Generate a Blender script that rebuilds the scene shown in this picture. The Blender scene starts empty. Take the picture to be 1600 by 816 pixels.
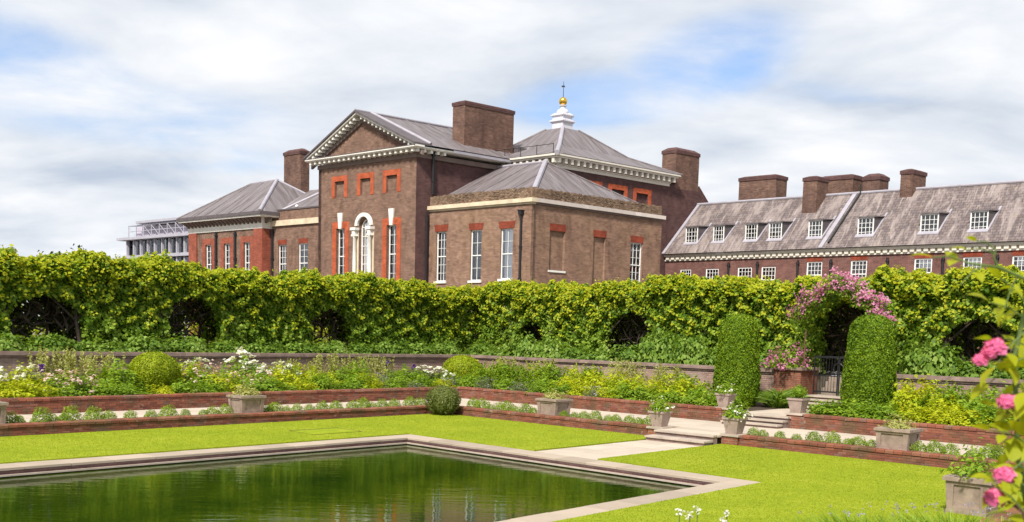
import bpy, math, random
import numpy as np
from mathutils import Vector, Matrix
random.seed(7); rng = np.random.default_rng(7)
SC = bpy.context.scene; COL = SC.collection
# ------------------------------------------------------------------ camera
cam = bpy.data.cameras.new('camera'); camo = bpy.data.objects.new('camera', cam); COL.objects.link(camo); SC.camera = camo
cam.sensor_width = 36.0; cam.lens = 36.0; cam.shift_y = 0.178; cam.clip_start = 0.1; cam.clip_end = 3000
PITCH = math.radians(5.884); ROLL = math.radians(1.547)
d = Vector((0, math.cos(PITCH), -math.sin(PITCH))); r = Vector((1, 0, 0)); u = r.cross(d)
cr = r*math.cos(ROLL) + u*math.sin(ROLL); cu = u*math.cos(ROLL) - r*math.sin(ROLL)
m = Matrix((cr, cu, -d)).transposed().to_4x4(); m.translation = (0, 0, 2.8); camo.matrix_world = m
cam.dof.use_dof = True; cam.dof.focus_distance = 40; cam.dof.aperture_fstop = 5.0
# ------------------------------------------------------------------ light and sky
SUN_EL = math.radians(47); SUN_H = Vector((-0.36, -0.933, 0)).normalized()
SC.view_settings.view_transform = 'Standard'; SC.view_settings.look = 'None'
SC.view_settings.exposure = 0.92; SC.view_settings.gamma = 1
sl = bpy.data.lights.new('sun', 'SUN'); sl.energy = 3.2; sl.angle = math.radians(7); sl.color = (1, .95, .86)
so = bpy.data.objects.new('sun', sl); COL.objects.link(so)
sdir = SUN_H*math.cos(SUN_EL) + Vector((0, 0, math.sin(SUN_EL)))
so.rotation_euler = sdir.to_track_quat('Z', 'Y').to_euler(); so.location = (-40, -60, 80)
world = bpy.data.worlds.new('World'); SC.world = world; world.use_nodes = True

class NT:
    """small helper for node trees"""
    def __init__(s, tree): s.t = tree; s.n = tree.nodes; s.l = tree.links
    def add(s, typ, **kw):
        n = s.n.new(typ)
        for k, v in kw.items():
            if k.startswith('_'): continue
            setattr(n, k, v)
        return n
    def put(s, sock, val):
        if isinstance(val, bpy.types.NodeSocket): s.l.new(val, sock)
        elif val is not None:
            try: sock.default_value = val
            except Exception: sock.default_value = (*val, 1)
    def math(s, op, a, b=None, clamp=False):
        n = s.add('ShaderNodeMath', operation=op, use_clamp=clamp); s.put(n.inputs[0], a)
        if b is not None: s.put(n.inputs[1], b)
        return n.outputs[0]
    def mix(s, f, a, b, mode='MIX'):
        n = s.add('ShaderNodeMix', data_type='RGBA', blend_type=mode); s.put(n.inputs[0], f); s.put(n.inputs[6], a); s.put(n.inputs[7], b)
        return n.outputs[2]
    def noise(s, vec, scale, detail=4, rough=.55, dist=0):
        n = s.add('ShaderNodeTexNoise'); s.put(n.inputs['Vector'], vec)
        n.inputs['Scale'].default_value = scale; n.inputs['Detail'].default_value = detail
        n.inputs['Roughness'].default_value = rough; n.inputs['Distortion'].default_value = dist
        return n.outputs['Fac']
    def ramp(s, f, stops):
        n = s.add('ShaderNodeValToRGB'); e = n.color_ramp.elements
        while len(e) < len(stops): e.new(.5)
        for el, (p, c) in zip(e, stops): el.position = p; el.color = (*c, 1) if len(c) == 3 else c
        s.put(n.inputs[0], f); return n.outputs[0]
    def mapping(s, vec, scale=(1, 1, 1), loc=(0, 0, 0), rot=(0, 0, 0)):
        n = s.add('ShaderNodeMapping'); s.put(n.inputs[0], vec); n.inputs['Scale'].default_value = scale
        n.inputs['Location'].default_value = loc; n.inputs['Rotation'].default_value = rot
        return n.outputs[0]
    def smooth(s, v, a, b):
        n = s.add('ShaderNodeMapRange', interpolation_type='SMOOTHSTEP'); s.put(n.inputs[0], v)
        n.inputs[1].default_value = a; n.inputs[2].default_value = b
        return n.outputs[0]

w = NT(world.node_tree); w.n.clear()
sky = w.add('ShaderNodeTexSky', sky_type='NISHITA'); sky.sun_disc = False; sky.sun_elevation = SUN_EL
sky.sun_rotation = math.atan2(SUN_H.x, SUN_H.y); sky.air_density = 1; sky.dust_density = .6; sky.ozone_density = 1.5
tc = w.add('ShaderNodeTexCoord'); sep = w.add('ShaderNodeSeparateXYZ'); w.l.new(tc.outputs['Generated'], sep.inputs[0])
dx, dy, dz = sep.outputs
zc = w.math('ADD', w.math('MAXIMUM', dz, 0.0), 0.22)
comb = w.add('ShaderNodeCombineXYZ'); w.put(comb.inputs[0], w.math('DIVIDE', dx, zc)); w.put(comb.inputs[1], w.math('DIVIDE', dy, zc))
cl = comb.outputs[0]
n1 = w.noise(w.mapping(cl, (1, 1.5, 1), (3.1, .4, 0)), 1.3, 6, .5, .25)
n2 = w.noise(w.mapping(cl, (1, 1.3, 1), (8.2, 1.7, 0)), 2.3, 6, .52, .3)
az = w.math('ARCTAN2', dx, dy); el = w.math('ARCSINE', dz)
def gap(a0, e0, wa, we, tilt=0):
    da = w.math('SUBTRACT', az, math.radians(a0)); de = w.math('SUBTRACT', el, math.radians(e0))
    de = w.math('SUBTRACT', de, w.math('MULTIPLY', da, tilt))
    q = w.math('ADD', w.math('POWER', w.math('ABSOLUTE', w.math('DIVIDE', da, math.radians(wa))), 2), w.math('POWER', w.math('ABSOLUTE', w.math('DIVIDE', de, math.radians(we))), 2))
    return w.math('SUBTRACT', 1.0, w.smooth(q, .05, 1.7))
gaps = w.math('MAXIMUM', gap(-27.5, 13.3, 7.5, 2.0, -.2), gap(10.0, 14.6, 4.6, 2.1, .2))
gaps = w.math('MAXIMUM', gaps, w.math('MAXIMUM', w.math('MULTIPLY', gap(-21, 10.8, 9, 1.6, 0), .5), w.math('MULTIPLY', gap(5.0, 12.8, 6, 1.5, .12), .75)))
blue = w.math('MULTIPLY', gaps, w.smooth(w.math('ADD', n2, w.math('MULTIPLY', n1, .5)), .95, .55))
blue = w.math('ADD', w.math('MULTIPLY', blue, .88), w.math('MULTIPLY', w.smooth(n1, .43, .28), .3), True)
shade = w.math('ADD', w.math('MULTIPLY', n2, .6), w.math('MULTIPLY', n1, .4))
cloud = w.ramp(shade, [(.36, (.29, .33, .395)), (.455, (.39, .418, .46)), (.53, (.455, .474, .505)), (.61, (.53, .535, .545))])
skyc = w.mix(1.0, sky.outputs[0], (.075, .085, .10, 1), 'MULTIPLY')
skym = w.mix(blue, cloud, skyc)
bg = w.add('ShaderNodeBackground'); w.put(bg.inputs[0], skym); bg.inputs[1].default_value = 1.0
ow = w.add('ShaderNodeOutputWorld'); w.l.new(bg.outputs[0], ow.inputs[0])

# ------------------------------------------------------------------ places: garden axes and palace axes
QG = (-2.9065, 28.8722); UA = (.6528, .7575); VB = (-.7019, .7123)
PB = (.8078, 62.0); AB = (.7708, .637); BB = (-.7641, .6451)
def G(a, b, z=0.0): return (QG[0]+a*UA[0]+b*VB[0], QG[1]+a*UA[1]+b*VB[1], z)
def B(a, b, z=0.0): return (PB[0]+a*AB[0]+b*BB[0], PB[1]+a*AB[1]+b*BB[1], z)
def ident(x, y, z=0.0): return (x, y, z)

# ------------------------------------------------------------------ materials
MATS = {}
def mat(name, fn):
    mt = bpy.data.materials.new(name); mt.use_nodes = True; t = NT(mt.node_tree); t.n.clear()
    out = t.add('ShaderNodeOutputMaterial'); t.l.new(fn(t), out.inputs[0]); MATS[name] = mt; return mt
def pbsdf(t, color, rough=.7, bump=None, bstr=.3, bdist=.02, metal=0, spec=.4, **kw):
    p = t.add('ShaderNodeBsdfPrincipled'); t.put(p.inputs['Base Color'], color); t.put(p.inputs['Roughness'], rough)
    p.inputs['Metallic'].default_value = metal; p.inputs['Specular IOR Level'].default_value = spec
    if bump is not None:
        bn = t.add('ShaderNodeBump'); bn.inputs['Strength'].default_value = bstr; bn.inputs['Distance'].default_value = bdist
        t.put(bn.inputs['Height'], bump); t.l.new(bn.outputs[0], p.inputs['Normal'])
    return p.outputs[0]
def scl(c, k): return tuple(min(1, x*k) for x in c)
def uvv(t): return t.add('ShaderNodeTexCoord').outputs['UV']
def posv(t): return t.add('ShaderNodeNewGeometry').outputs['Position']
def brick_mat(name, c1, c2, mortar, stain=(.5, .45, .4), bw=.225, rh=.075, ms=.009, stain_amt=.5):
    def fn(t):
        uv = uvv(t); b = t.add('ShaderNodeTexBrick'); t.l.new(uv, b.inputs['Vector'])
        t.put(b.inputs['Color1'], c1); t.put(b.inputs['Color2'], c2); t.put(b.inputs['Mortar'], mortar)
        b.inputs['Scale'].default_value = 1; b.inputs['Mortar Size'].default_value = ms; b.inputs['Brick Width'].default_value = bw; b.inputs['Row Height'].default_value = rh
        b.inputs['Bias'].default_value = -.1
        p = posv(t); big = t.noise(p, .55, 5, .6); fine = t.noise(t.mapping(uv, (1.2, 7.5, 1)), 1.6, 5, .75); midn = t.noise(p, 1.7, 5, .7)
        c = t.mix(t.math('MULTIPLY', t.smooth(big, .42, .68), stain_amt), b.outputs[0], stain, 'MIX')
        soot = t.noise(t.mapping(uv, (1.3, .22, 1)), 1.0, 6, .65); c = t.mix(t.math('MULTIPLY', t.smooth(soot, .52, .68), .45), c, scl(c1[:3], .6))
        v = t.math('ADD', t.math('ADD', t.math('MULTIPLY', fine, 1.7), t.math('MULTIPLY', midn, 1.3)), -.5)
        hs = t.add('ShaderNodeHueSaturation'); t.put(hs.inputs['Value'], v); t.put(hs.inputs['Color'], c)
        return pbsdf(t, hs.outputs[0], .9, b.outputs['Fac'], .35, .01, spec=.15)
    return mat(name, fn)
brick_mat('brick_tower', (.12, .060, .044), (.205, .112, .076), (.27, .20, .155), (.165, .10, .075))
brick_mat('brick_tan', (.145, .07, .048), (.25, .14, .095), (.33, .245, .185), (.26, .165, .105), stain_amt=.6)
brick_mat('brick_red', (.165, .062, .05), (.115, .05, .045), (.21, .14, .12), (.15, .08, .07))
brick_mat('brick_chimney', (.095, .045, .036), (.17, .088, .06), (.2, .15, .12), (.075, .045, .04))
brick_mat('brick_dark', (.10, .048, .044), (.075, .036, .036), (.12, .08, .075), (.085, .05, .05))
brick_mat('brick_orange', (.40, .09, .038), (.33, .07, .032), (.40, .125, .065), (.36, .09, .048), ms=.004)
brick_mat('brick_salmon', (.27, .075, .045), (.22, .06, .04), (.3, .12, .08), (.24, .08, .055), ms=.004)
brick_mat('brick_lintel', (.24, .05, .026), (.18, .04, .024), (.22, .07, .045), (.2, .055, .035), bw=.075, rh=.3, ms=.004)
brick_mat('rubble', (.16, .10, .068), (.38, .28, .19), (.12, .08, .058), (.22, .145, .10), bw=.2, rh=.085, ms=.02, stain_amt=.8)
brick_mat('brick_pier', (.26, .085, .05), (.20, .07, .045), (.25, .17, .12), (.2, .1, .075))
brick_mat('brick_upper', (.29, .175, .14), (.21, .13, .11), (.34, .26, .22), (.31, .24, .21), stain_amt=.7)
def plain(name, c, rough=.6, var=.25, sc=3, bstr=.15, spec=.35, metal=0, stain=None, samt=.5):
    def fn(t):
        p = posv(t); f = t.noise(p, sc, 6, .6); g = t.noise(p, sc*7, 4, .6)
        col = t.ramp(f, [(.3, scl(c, 1-var)), (.7, scl(c, 1+var))])
        if stain: col = t.mix(t.math('MULTIPLY', t.smooth(t.noise(p, sc*.7, 5, .65), .5, .72), samt), col, stain)
        return pbsdf(t, col, rough, g, bstr, .01, metal, spec)
    return mat(name, fn)
plain('stone_white', (.72, .69, .63), .6, .1, 2, stain=(.42, .36, .3), samt=.35)
plain('paint_white', (.78, .77, .75), .45, .06, 1)
plain('stone_cream', (.60, .50, .36), .75, .18, 1.5, stain=(.35, .27, .2), samt=.6)
plain('stone_dull', (.17, .125, .11), .8, .2, 1.5)
plain('lead_cornice', (.10, .083, .088), .6, .2, 2)
plain('lead_pale', (.34, .32, .36), .5, .12, 2)
plain('lead_white', (.58, .57, .62), .5, .1, 2)
plain('paint_cream', (.66, .61, .53), .55, .1, 1)
plain('iron', (.012, .012, .014), .45, .2, 5, spec=.5)
plain('blind_cloth', (.82, .82, .86), .8, .06, 1)
plain('room_shade', (.018, .02, .025), .9, .2, 1)  # near-black sheets behind glass: the rooms' shade put into the colour
plain('soil', (.06, .04, .028), .95, .4, 4, .8)
plain('bark', (.055, .04, .03), .9, .4, 6, .8)
plain('grey_steel', (.36, .35, .40), .5, .1, 2)
plain('grey_curtain', (.46, .42, .50), .8, .18, 4)
plain('planter_wood', (.285, .215, .175), .75, .25, 5, stain=(.17, .125, .10), samt=.7)
plain('pot_stone', (.33, .25, .215), .8, .18, 6, stain=(.2, .16, .12), samt=.5)
plain('stem_green', (.10, .15, .03), .6, .3, 8)
plain('stem_brown', (.12, .07, .04), .7, .3, 8)
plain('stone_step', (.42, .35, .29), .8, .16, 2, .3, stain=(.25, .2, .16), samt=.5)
plain('gold', (.83, .52, .08), .22, .05, 3, .05, metal=1)
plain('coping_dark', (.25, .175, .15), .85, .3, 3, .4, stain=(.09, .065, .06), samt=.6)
plain('paving_bed', (.27, .215, .175), .9, .2, 3)
plain('outer_ground', (.17, .15, .12), .95, .3, .5)
def slab_fn(c, var):
    def fn(t):
        oi = t.add('ShaderNodeObjectInfo'); p = posv(t); f = t.noise(p, 2.2, 6, .65)
        k = t.math('ADD', t.math('MULTIPLY', oi.outputs['Random'], var), t.math('ADD', t.math('MULTIPLY', f, .35), .83-var/2))
        hs = t.add('ShaderNodeHueSaturation'); t.put(hs.inputs['Color'], c); t.put(hs.inputs['Value'], k)
        return pbsdf(t, hs.outputs[0], .85, t.noise(p, 14, 5, .65), .3, .01, spec=.2)
    return fn
mat('slab', slab_fn((.46, .385, .31, 1), .18)); mat('coping_slab', slab_fn((.37, .30, .235, 1), .28)); mat('band_stone', slab_fn((.56, .49, .45, 1), .3))
def garden_brick(use_island):
    def fn(t):
        rnd = t.add('ShaderNodeNewGeometry').outputs['Random Per Island'] if use_island else t.add('ShaderNodeObjectInfo').outputs['Random']
        col = t.ramp(rnd, [(0, (.15, .055, .038)), (.3, (.20, .07, .045)), (.6, (.24, .085, .05)), (.85, (.235, .105, .07)), (1, (.18, .095, .075))])
        p = posv(t); f = t.noise(p, 1.6, 6, .65)
        col = t.mix(t.math('MULTIPLY', t.smooth(f, .45, .65), .75), col, (.10, .075, .04))
        col = t.mix(t.math('MULTIPLY', t.smooth(t.noise(p, 6, 4, .6), .62, .75), .6), col, (.36, .27, .21))
        return pbsdf(t, col, .92, t.noise(p, 30, 4, .7), .5, .008, spec=.15)
    return fn
mat('garden_brick', garden_brick(False)); mat('garden_brick_joined', garden_brick(True))
plain('mortar', (.17, .11, .085), .95, .3, 4, .5, stain=(.06, .055, .03), samt=.6)
def lead_roof(t):
    uv = uvv(t)
    s = t.noise(t.mapping(uv, (2.2, .22, 1)), 1.3, 6, .62, .4); g = t.noise(t.mapping(uv, (7, .5, 1)), 1.5, 5, .6)
    col = t.ramp(t.math('ADD', t.math('MULTIPLY', s, .65), t.math('MULTIPLY', g, .35)), [(.34, (.075, .06, .058)), (.48, (.145, .122, .125)), (.6, (.205, .18, .188)), (.72, (.36, .33, .345))])
    wv = t.add('ShaderNodeTexWave', wave_profile='SAW'); t.put(wv.inputs[0], uv); wv.inputs['Scale'].default_value = .45
    return pbsdf(t, col, .55, t.math('ADD', g, t.math('MULTIPLY', t.smooth(wv.outputs['Fac'], .93, .97), 1.5)), .3, .02, spec=.35)
mat('lead_roof', lead_roof)
def slate(t):
    uv = uvv(t); b = t.add('ShaderNodeTexBrick'); t.l.new(uv, b.inputs['Vector'])
    t.put(b.inputs['Color1'], (.19, .15, .145, 1)); t.put(b.inputs['Color2'], (.12, .094, .096, 1)); t.put(b.inputs['Mortar'], (.06, .05, .05, 1))
    b.inputs['Scale'].default_value = 1; b.inputs['Brick Width'].default_value = .34; b.inputs['Row Height'].default_value = .24; b.inputs['Mortar Size'].default_value = .014
    l = t.noise(t.mapping(uv, (1.1, .35, 1)), 1.1, 7, .68, .5); m_ = t.noise(t.mapping(uv, (2.4, .8, 1)), 2.5, 6, .7, .3)
    st = t.noise(t.mapping(uv, (3.2, .35, 1)), 1.6, 6, .7, .6); c = t.mix(t.math('MULTIPLY', t.smooth(l, .46, .62), .75), b.outputs[0], (.30, .25, .235)); c = t.mix(t.math('MULTIPLY', t.smooth(st, .55, .64), .6), c, (.37, .315, .295)); c = t.mix(t.math('MULTIPLY', t.smooth(st, .45, .36), .65), c, (.085, .072, .07))
    c = t.mix(t.math('MULTIPLY', t.smooth(m_, .56, .68), .55), c, (.30, .22, .12))
    c = t.mix(t.math('MULTIPLY', t.smooth(m_, .40, .30), .6), c, (.085, .07, .065))
    return pbsdf(t, c, .8, b.outputs['Fac'], .5, .02, spec=.2)
mat('slate', slate)
def lawn(t):
    p = posv(t); a = t.noise(p, .6, 5, .6); f = t.noise(t.mapping(p, (1, 1, 1)), 26, 5, .75); mid = t.noise(p, 3.2, 5, .65)
    k = t.math('ADD', t.math('MULTIPLY', a, .35), t.math('ADD', t.math('MULTIPLY', mid, .35), t.math('ADD', t.math('MULTIPLY', f, .5), -.1)))
    col = t.ramp(k, [(.30, (.15, .205, .008)), (.45, (.22, .28, .012)), (.55, (.275, .325, .016)), (.68, (.39, .39, .06))])
    return pbsdf(t, col, .9, f, .8, .03, spec=.1)
mat('lawn', lawn)
def water(t):
    p = posv(t)
    wv = t.math('ADD', t.math('MULTIPLY', t.noise(t.mapping(p, (.8, 2.6, 1), rot=(0, 0, .1)), 1.6, 3, .5), 1.0), t.math('MULTIPLY', t.noise(t.mapping(p, (.9, 3.0, 1)), 6, 3, .5), .22))
    col = t.ramp(t.noise(p, .35, 4, .6), [(.35, (.012, .032, .002)), (.7, (.04, .066, .003))])
    s = pbsdf(t, col, .012, wv, .06, .06, spec=.5)
    return s
mat('water', water)
def glass(t):
    g = t.add('ShaderNodeBsdfGlossy'); g.inputs['Roughness'].default_value = .03
    tr = t.add('ShaderNodeBsdfTransparent'); tr.inputs[0].default_value = (.97, .98, .99, 1)
    fr = t.add('ShaderNodeFresnel'); fr.inputs[0].default_value = 1.5; mx = t.add('ShaderNodeMixShader')
    t.put(mx.inputs[0], t.math('ADD', t.math('MULTIPLY', fr.outputs[0], .9), .03, True)); t.l.new(tr.outputs[0], mx.inputs[1]); t.l.new(g.outputs[0], mx.inputs[2])
    return mx.outputs[0]
mat('glass', glass)
def leaf_mat(name, stops, trans=.42, rough=.55, spec=.25):
    def fn(t):
        rnd = t.add('ShaderNodeNewGeometry').outputs['Random Per Island']
        oi = t.add('ShaderNodeObjectInfo').outputs['Random']
        p = posv(t); f = t.noise(p, .9, 3, .5)
        k = t.math('ADD', t.math('MULTIPLY', rnd, .62), t.math('ADD', t.math('MULTIPLY', f, .5), t.math('MULTIPLY', oi, .14)))
        k = t.math('SUBTRACT', k, .13, True)
        n = len(stops); col = t.ramp(k, [(i/(n-1), c) for i, c in enumerate(stops)])
        p1 = pbsdf(t, col, rough, spec=spec)
        tb = t.add('ShaderNodeBsdfTranslucent'); t.put(tb.inputs[0], t.mix(1.0, col, (1.25, 1.2, .55, 1), 'MULTIPLY'))
        mx = t.add('ShaderNodeMixShader'); mx.inputs[0].default_value = trans
        t.l.new(p1, mx.inputs[1]); t.l.new(tb.outputs[0], mx.inputs[2]); return mx.outputs[0]
    return mat(name, fn)
leaf_mat('leaf_hedge', [(.028, .075, .006), (.09, .18, .010), (.19, .30, .020), (.34, .45, .06), (.58, .63, .24)])
leaf_mat('leaf_shoot', [(.22, .29, .010), (.36, .41, .014), (.50, .50, .02), (.64, .60, .08)])
leaf_mat('leaf_low', [(.05, .11, .012), (.12, .22, .025), (.23, .35, .05), (.42, .51, .15)])
leaf_mat('leaf_box', [(.09, .15, .004), (.20, .27, .006), (.30, .36, .010), (.43, .46, .025)], .25)
leaf_mat('leaf_yew', [(.04, .10, .005), (.11, .20, .008), (.20, .30, .010), (.34, .42, .025)], .3)
leaf_mat('leaf_Y', [(.20, .30, .008), (.35, .43, .012), (.50, .54, .016), (.66, .64, .04)])
leaf_mat('leaf_yellow', [(.3, .33, .006), (.42, .42, .008), (.55, .50, .012)])
leaf_mat('leaf_G', [(.08, .17, .012), (.17, .29, .018), (.26, .38, .025), (.38, .48, .06)])
leaf_mat('leaf_pale', [(.20, .24, .06), (.33, .35, .10), (.46, .46, .16), (.6, .58, .28)])
leaf_mat('leaf_silver', [(.10, .13, .06), (.17, .20, .10), (.25, .28, .16)])
leaf_mat('leaf_lavender', [(.10, .19, .012), (.19, .30, .02), (.28, .39, .035), (.38, .47, .08)])
leaf_mat('leaf_rose', [(.20, .28, .010), (.36, .41, .014), (.54, .52, .02)], .5)
leaf_mat('leaf_grass', [(.19, .255, .010), (.245, .30, .013), (.285, .33, .017), (.36, .37, .04)], .3)
leaf_mat('leaf_dull', [(.05, .08, .015), (.11, .15, .03), (.20, .23, .06), (.36, .36, .14)])
leaf_mat('leaf_far', [(.03, .05, .01), (.06, .08, .012)])
leaf_mat('petal_white', [(.72, .72, .68), (.8, .8, .77)], .3)
leaf_mat('petal_blush', [(.58, .36, .33), (.7, .52, .48), (.78, .70, .66)], .3)
leaf_mat('petal_pink', [(.34, .07, .17), (.48, .16, .29), (.62, .34, .46)], .3)
leaf_mat('petal_rose', [(.62, .09, .27), (.74, .17, .37), (.80, .32, .48)], .35)
leaf_mat('petal_purple', [(.09, .03, .2), (.14, .05, .28)], .3)
leaf_mat('petal_lilac', [(.30, .25, .42), (.42, .38, .5)], .3)

# ------------------------------------------------------------------ mesh helpers
def auto_uv(me):
    me.uv_layers.new(name='UVMap'); uvl = me.uv_layers[0].data; vs = me.vertices
    for p in me.polygons:
        n = p.normal
        t_ = Vector((0, 0, 1)).cross(n)
        t_ = Vector((1, 0, 0)) if t_.length < .05 else t_.normalized()
        bt = n.cross(t_)
        for li in p.loop_indices:
            co = vs[me.loops[li].vertex_index].co; uvl[li].uv = (co.dot(t_), co.dot(bt))
class MB:
    def __init__(s): s.v = []; s.f = []
    def poly(s, *pts):
        i = len(s.v); s.v += [tuple(p) for p in pts]; s.f.append(tuple(range(i, i+len(pts))))
    def hexa(s, p):
        i = len(s.v); s.v += [tuple(q) for q in p]
        for f in ((3, 2, 1, 0), (4, 5, 6, 7), (0, 1, 5, 4), (1, 2, 6, 5), (2, 3, 7, 6), (3, 0, 4, 7)): s.f.append(tuple(i+k for k in f))
        return s
    def box(s, F, a0, a1, b0, b1, z0, z1):
        return s.hexa([F(a0, b0, z0), F(a1, b0, z0), F(a1, b1, z0), F(a0, b1, z0), F(a0, b0, z1), F(a1, b0, z1), F(a1, b1, z1), F(a0, b1, z1)])
    def frustum(s, F, r0, r1, z0, z1):
        (a0, a1, b0, b1), (c0, c1, e0, e1) = r0, r1
        return s.hexa([F(a0, b0, z0), F(a1, b0, z0), F(a1, b1, z0), F(a0, b1, z0), F(c0, e0, z1), F(c1, e0, z1), F(c1, e1, z1), F(c0, e1, z1)])
    def tube(s, p0, p1, r0, r1=None, n=8):
        r1 = r0 if r1 is None else r1; p0 = Vector(p0); p1 = Vector(p1); ax = (p1-p0).normalized()
        t_ = ax.orthogonal().normalized(); b_ = ax.cross(t_); i = len(s.v)
        for p, rr in ((p0, r0), (p1, r1)):
            for k in range(n):
                an = 2*math.pi*k/n; s.v.append(tuple(p + (t_*math.cos(an)+b_*math.sin(an))*rr))
        for k in range(n): s.f.append((i+k, i+(k+1) % n, i+n+(k+1) % n, i+n+k))
        s.f.append(tuple(i+n-1-k for k in range(n))); s.f.append(tuple(i+n+k for k in range(n))); return s
    def lathe(s, c, prof, n=16):
        i = len(s.v); c = Vector(c)
        for rr, z in prof:
            for k in range(n):
                an = 2*math.pi*k/n; s.v.append((c.x+rr*math.cos(an), c.y+rr*math.sin(an), c.z+z))
        for j in range(len(prof)-1):
            for k in range(n):
                s.f.append((i+j*n+k, i+j*n+(k+1) % n, i+(j+1)*n+(k+1) % n, i+(j+1)*n+k))
        s.f.append(tuple(i+(len(prof)-1)*n+k for k in range(n))); return s
    def extrude_poly(s, pts, z0, z1):
        n = len(pts); i = len(s.v); s.v += [(x, y, z0) for x, y in pts] + [(x, y, z1) for x, y in pts]
        s.f.append(tuple(i+n+k for k in range(n)))
        for k in range(n): s.f.append((i+k, i+(k+1) % n, i+n+(k+1) % n, i+n+k))
        return s
    def mesh(s, name, base=(0, 0, 0)):
        me = bpy.data.meshes.new(name); bx, by, bz = base
        me.from_pydata([(x-bx, y-by, z-bz) for x, y, z in s.v], [], s.f); me.update(); auto_uv(me); return me
    def build(s, name, material, parent=None, smooth=False, label=None):
        root = parent
        while root is not None and root.parent is not None: root = root.parent
        me = s.mesh(name, root.location if root is not None else (0, 0, 0))
        me.materials.append(MATS[material]); o = bpy.data.objects.new(name, me); COL.objects.link(o)
        if parent is not None: o.parent = parent
        if smooth: me.polygons.foreach_set('use_smooth', [True]*len(me.polygons))
        if label: o['label'] = label
        return o
def tag(o, label=None, cat=None, group=None, kind=None):
    if label: o['label'] = label
    if cat: o['category'] = cat
    if group: o['group'] = group
    if kind: o['kind'] = kind
    return o
def thing(name, label, cat, loc=(0, 0, 0), group=None):
    o = bpy.data.objects.new(name, None); COL.objects.link(o); o.location = loc; o.empty_display_size = .2
    return tag(o, label, cat, group)
def meshobj(name, me, parent=None, loc=(0, 0, 0), rz=0, scale=None):
    o = bpy.data.objects.new(name, me); COL.objects.link(o); o.location = loc; o.rotation_euler = (0, 0, rz)
    if scale: o.scale = scale if not isinstance(scale, (int, float)) else (scale,)*3
    if parent is not None: o.parent = parent
    return o
def struct(o): o['kind'] = 'structure'; return o
ONES = ['', 'first', 'second', 'third', 'fourth', 'fifth', 'sixth', 'seventh', 'eighth', 'ninth', 'tenth', 'eleventh', 'twelfth', 'thirteenth', 'fourteenth', 'fifteenth', 'sixteenth', 'seventeenth', 'eighteenth', 'nineteenth', 'twentieth']
def ordinal(n):
    if n <= 20: return ONES[n]
    if n == 30: return 'thirtieth'
    return ('twenty-' if n < 30 else 'thirty-') + ONES[n % 10]
# fast leaf clouds
def leaf_quads(P, N, size, aspect=.75, jit=.8, sizevar=.35, droop=0.0):
    """one folded four-cornered leaf at every point, facing roughly along N"""
    n = len(P); N = N + rng.normal(0, jit, (n, 3)); N /= np.linalg.norm(N, axis=1)[:, None]+1e-9
    T = np.cross(N, rng.normal(0, 1, (n, 3))); T[:, 2] -= droop; T -= N*np.sum(T*N, 1)[:, None]; T /= np.linalg.norm(T, axis=1)[:, None]+1e-9
    Bv = np.cross(N, T); s = size*(1+rng.uniform(-sizevar, sizevar, n))[:, None]
    w_ = s*aspect*.5; fold = N*s*.14
    V = np.stack([P-T*s*.5, P+Bv*w_+fold-T*s*.06, P+T*s*.5, P-Bv*w_+fold-T*s*.06], 1).reshape(-1, 3)
    return V
def quad_mesh(name, V, material, extra=None):
    n = len(V)//4; me = bpy.data.meshes.new(name)
    me.vertices.add(n*4); me.vertices.foreach_set('co', np.ascontiguousarray(V, np.float32).ravel())
    me.loops.add(n*4); me.loops.foreach_set('vertex_index', np.arange(n*4, dtype=np.int32))
    me.polygons.add(n); me.polygons.foreach_set('loop_start', np.arange(0, n*4, 4, dtype=np.int32)); me.polygons.foreach_set('loop_total', np.full(n, 4, np.int32))
    me.update(calc_edges=True); me.materials.append(MATS[material]); return me
WAVES = [(rng.uniform(0, math.pi), 2*math.pi/L_, rng.uniform(0, 6.3)) for L_ in (.55, .62, .7, .8, .95, 1.1, 1.35, 1.7, 2.3, .48, .6)]
def bump(s, z, k=1.0, ph=0.0):
    """lumpy foliage relief: waves of many directions and lengths"""
    return sum(np.sin(kk*(s*math.cos(t_)+z*math.sin(t_))+p_+ph) for t_, kk, p_ in WAVES)*.30
def blob(n, rx, ry, rz, lump=.18, seed=0, shell=.55, low=-.25):
    """points through the outer shell of a lumpy mound that stands on z=0; returns points and outward normals"""
    D = rng.normal(0, 1, (n*2, 3)); D /= np.linalg.norm(D, axis=1)[:, None]; D = D[D[:, 2] > low][:n]
    an = np.arctan2(D[:, 1], D[:, 0]); L = 1+lump*(np.sin(3*an+seed)+np.sin(5*D[:, 2]*2+2*an+seed*2)*.8+np.sin(7*an-4*D[:, 2]+seed*3)*.6)
    rad = L*(1-shell*rng.random(len(D))**2)
    P = D*rad[:, None]*np.array([rx, ry, rz]); P[:, 2] = np.maximum(P[:, 2], .02)
    return P, D

# ================================================================== THE SETTING: ground, terraces, lawns, pool
Z1, ZP, ZB, ZU, ZG = .31, .27, .60, 1.92, 1.70       # lower wall top, terrace path, bed soil, upper wall top, ground behind
AL, BL = 5.95, 5.05                                   # lower walls
AM, BM = 10.1, 8.5                                    # middle walls
AU, BU = 15.5, 13.3                                   # upper walls
PB0, PB1 = -4.9, -7.0                                 # the cross path (b range)
def gp(*pts): return [G(a, b)[:2] for a, b in pts]
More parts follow.
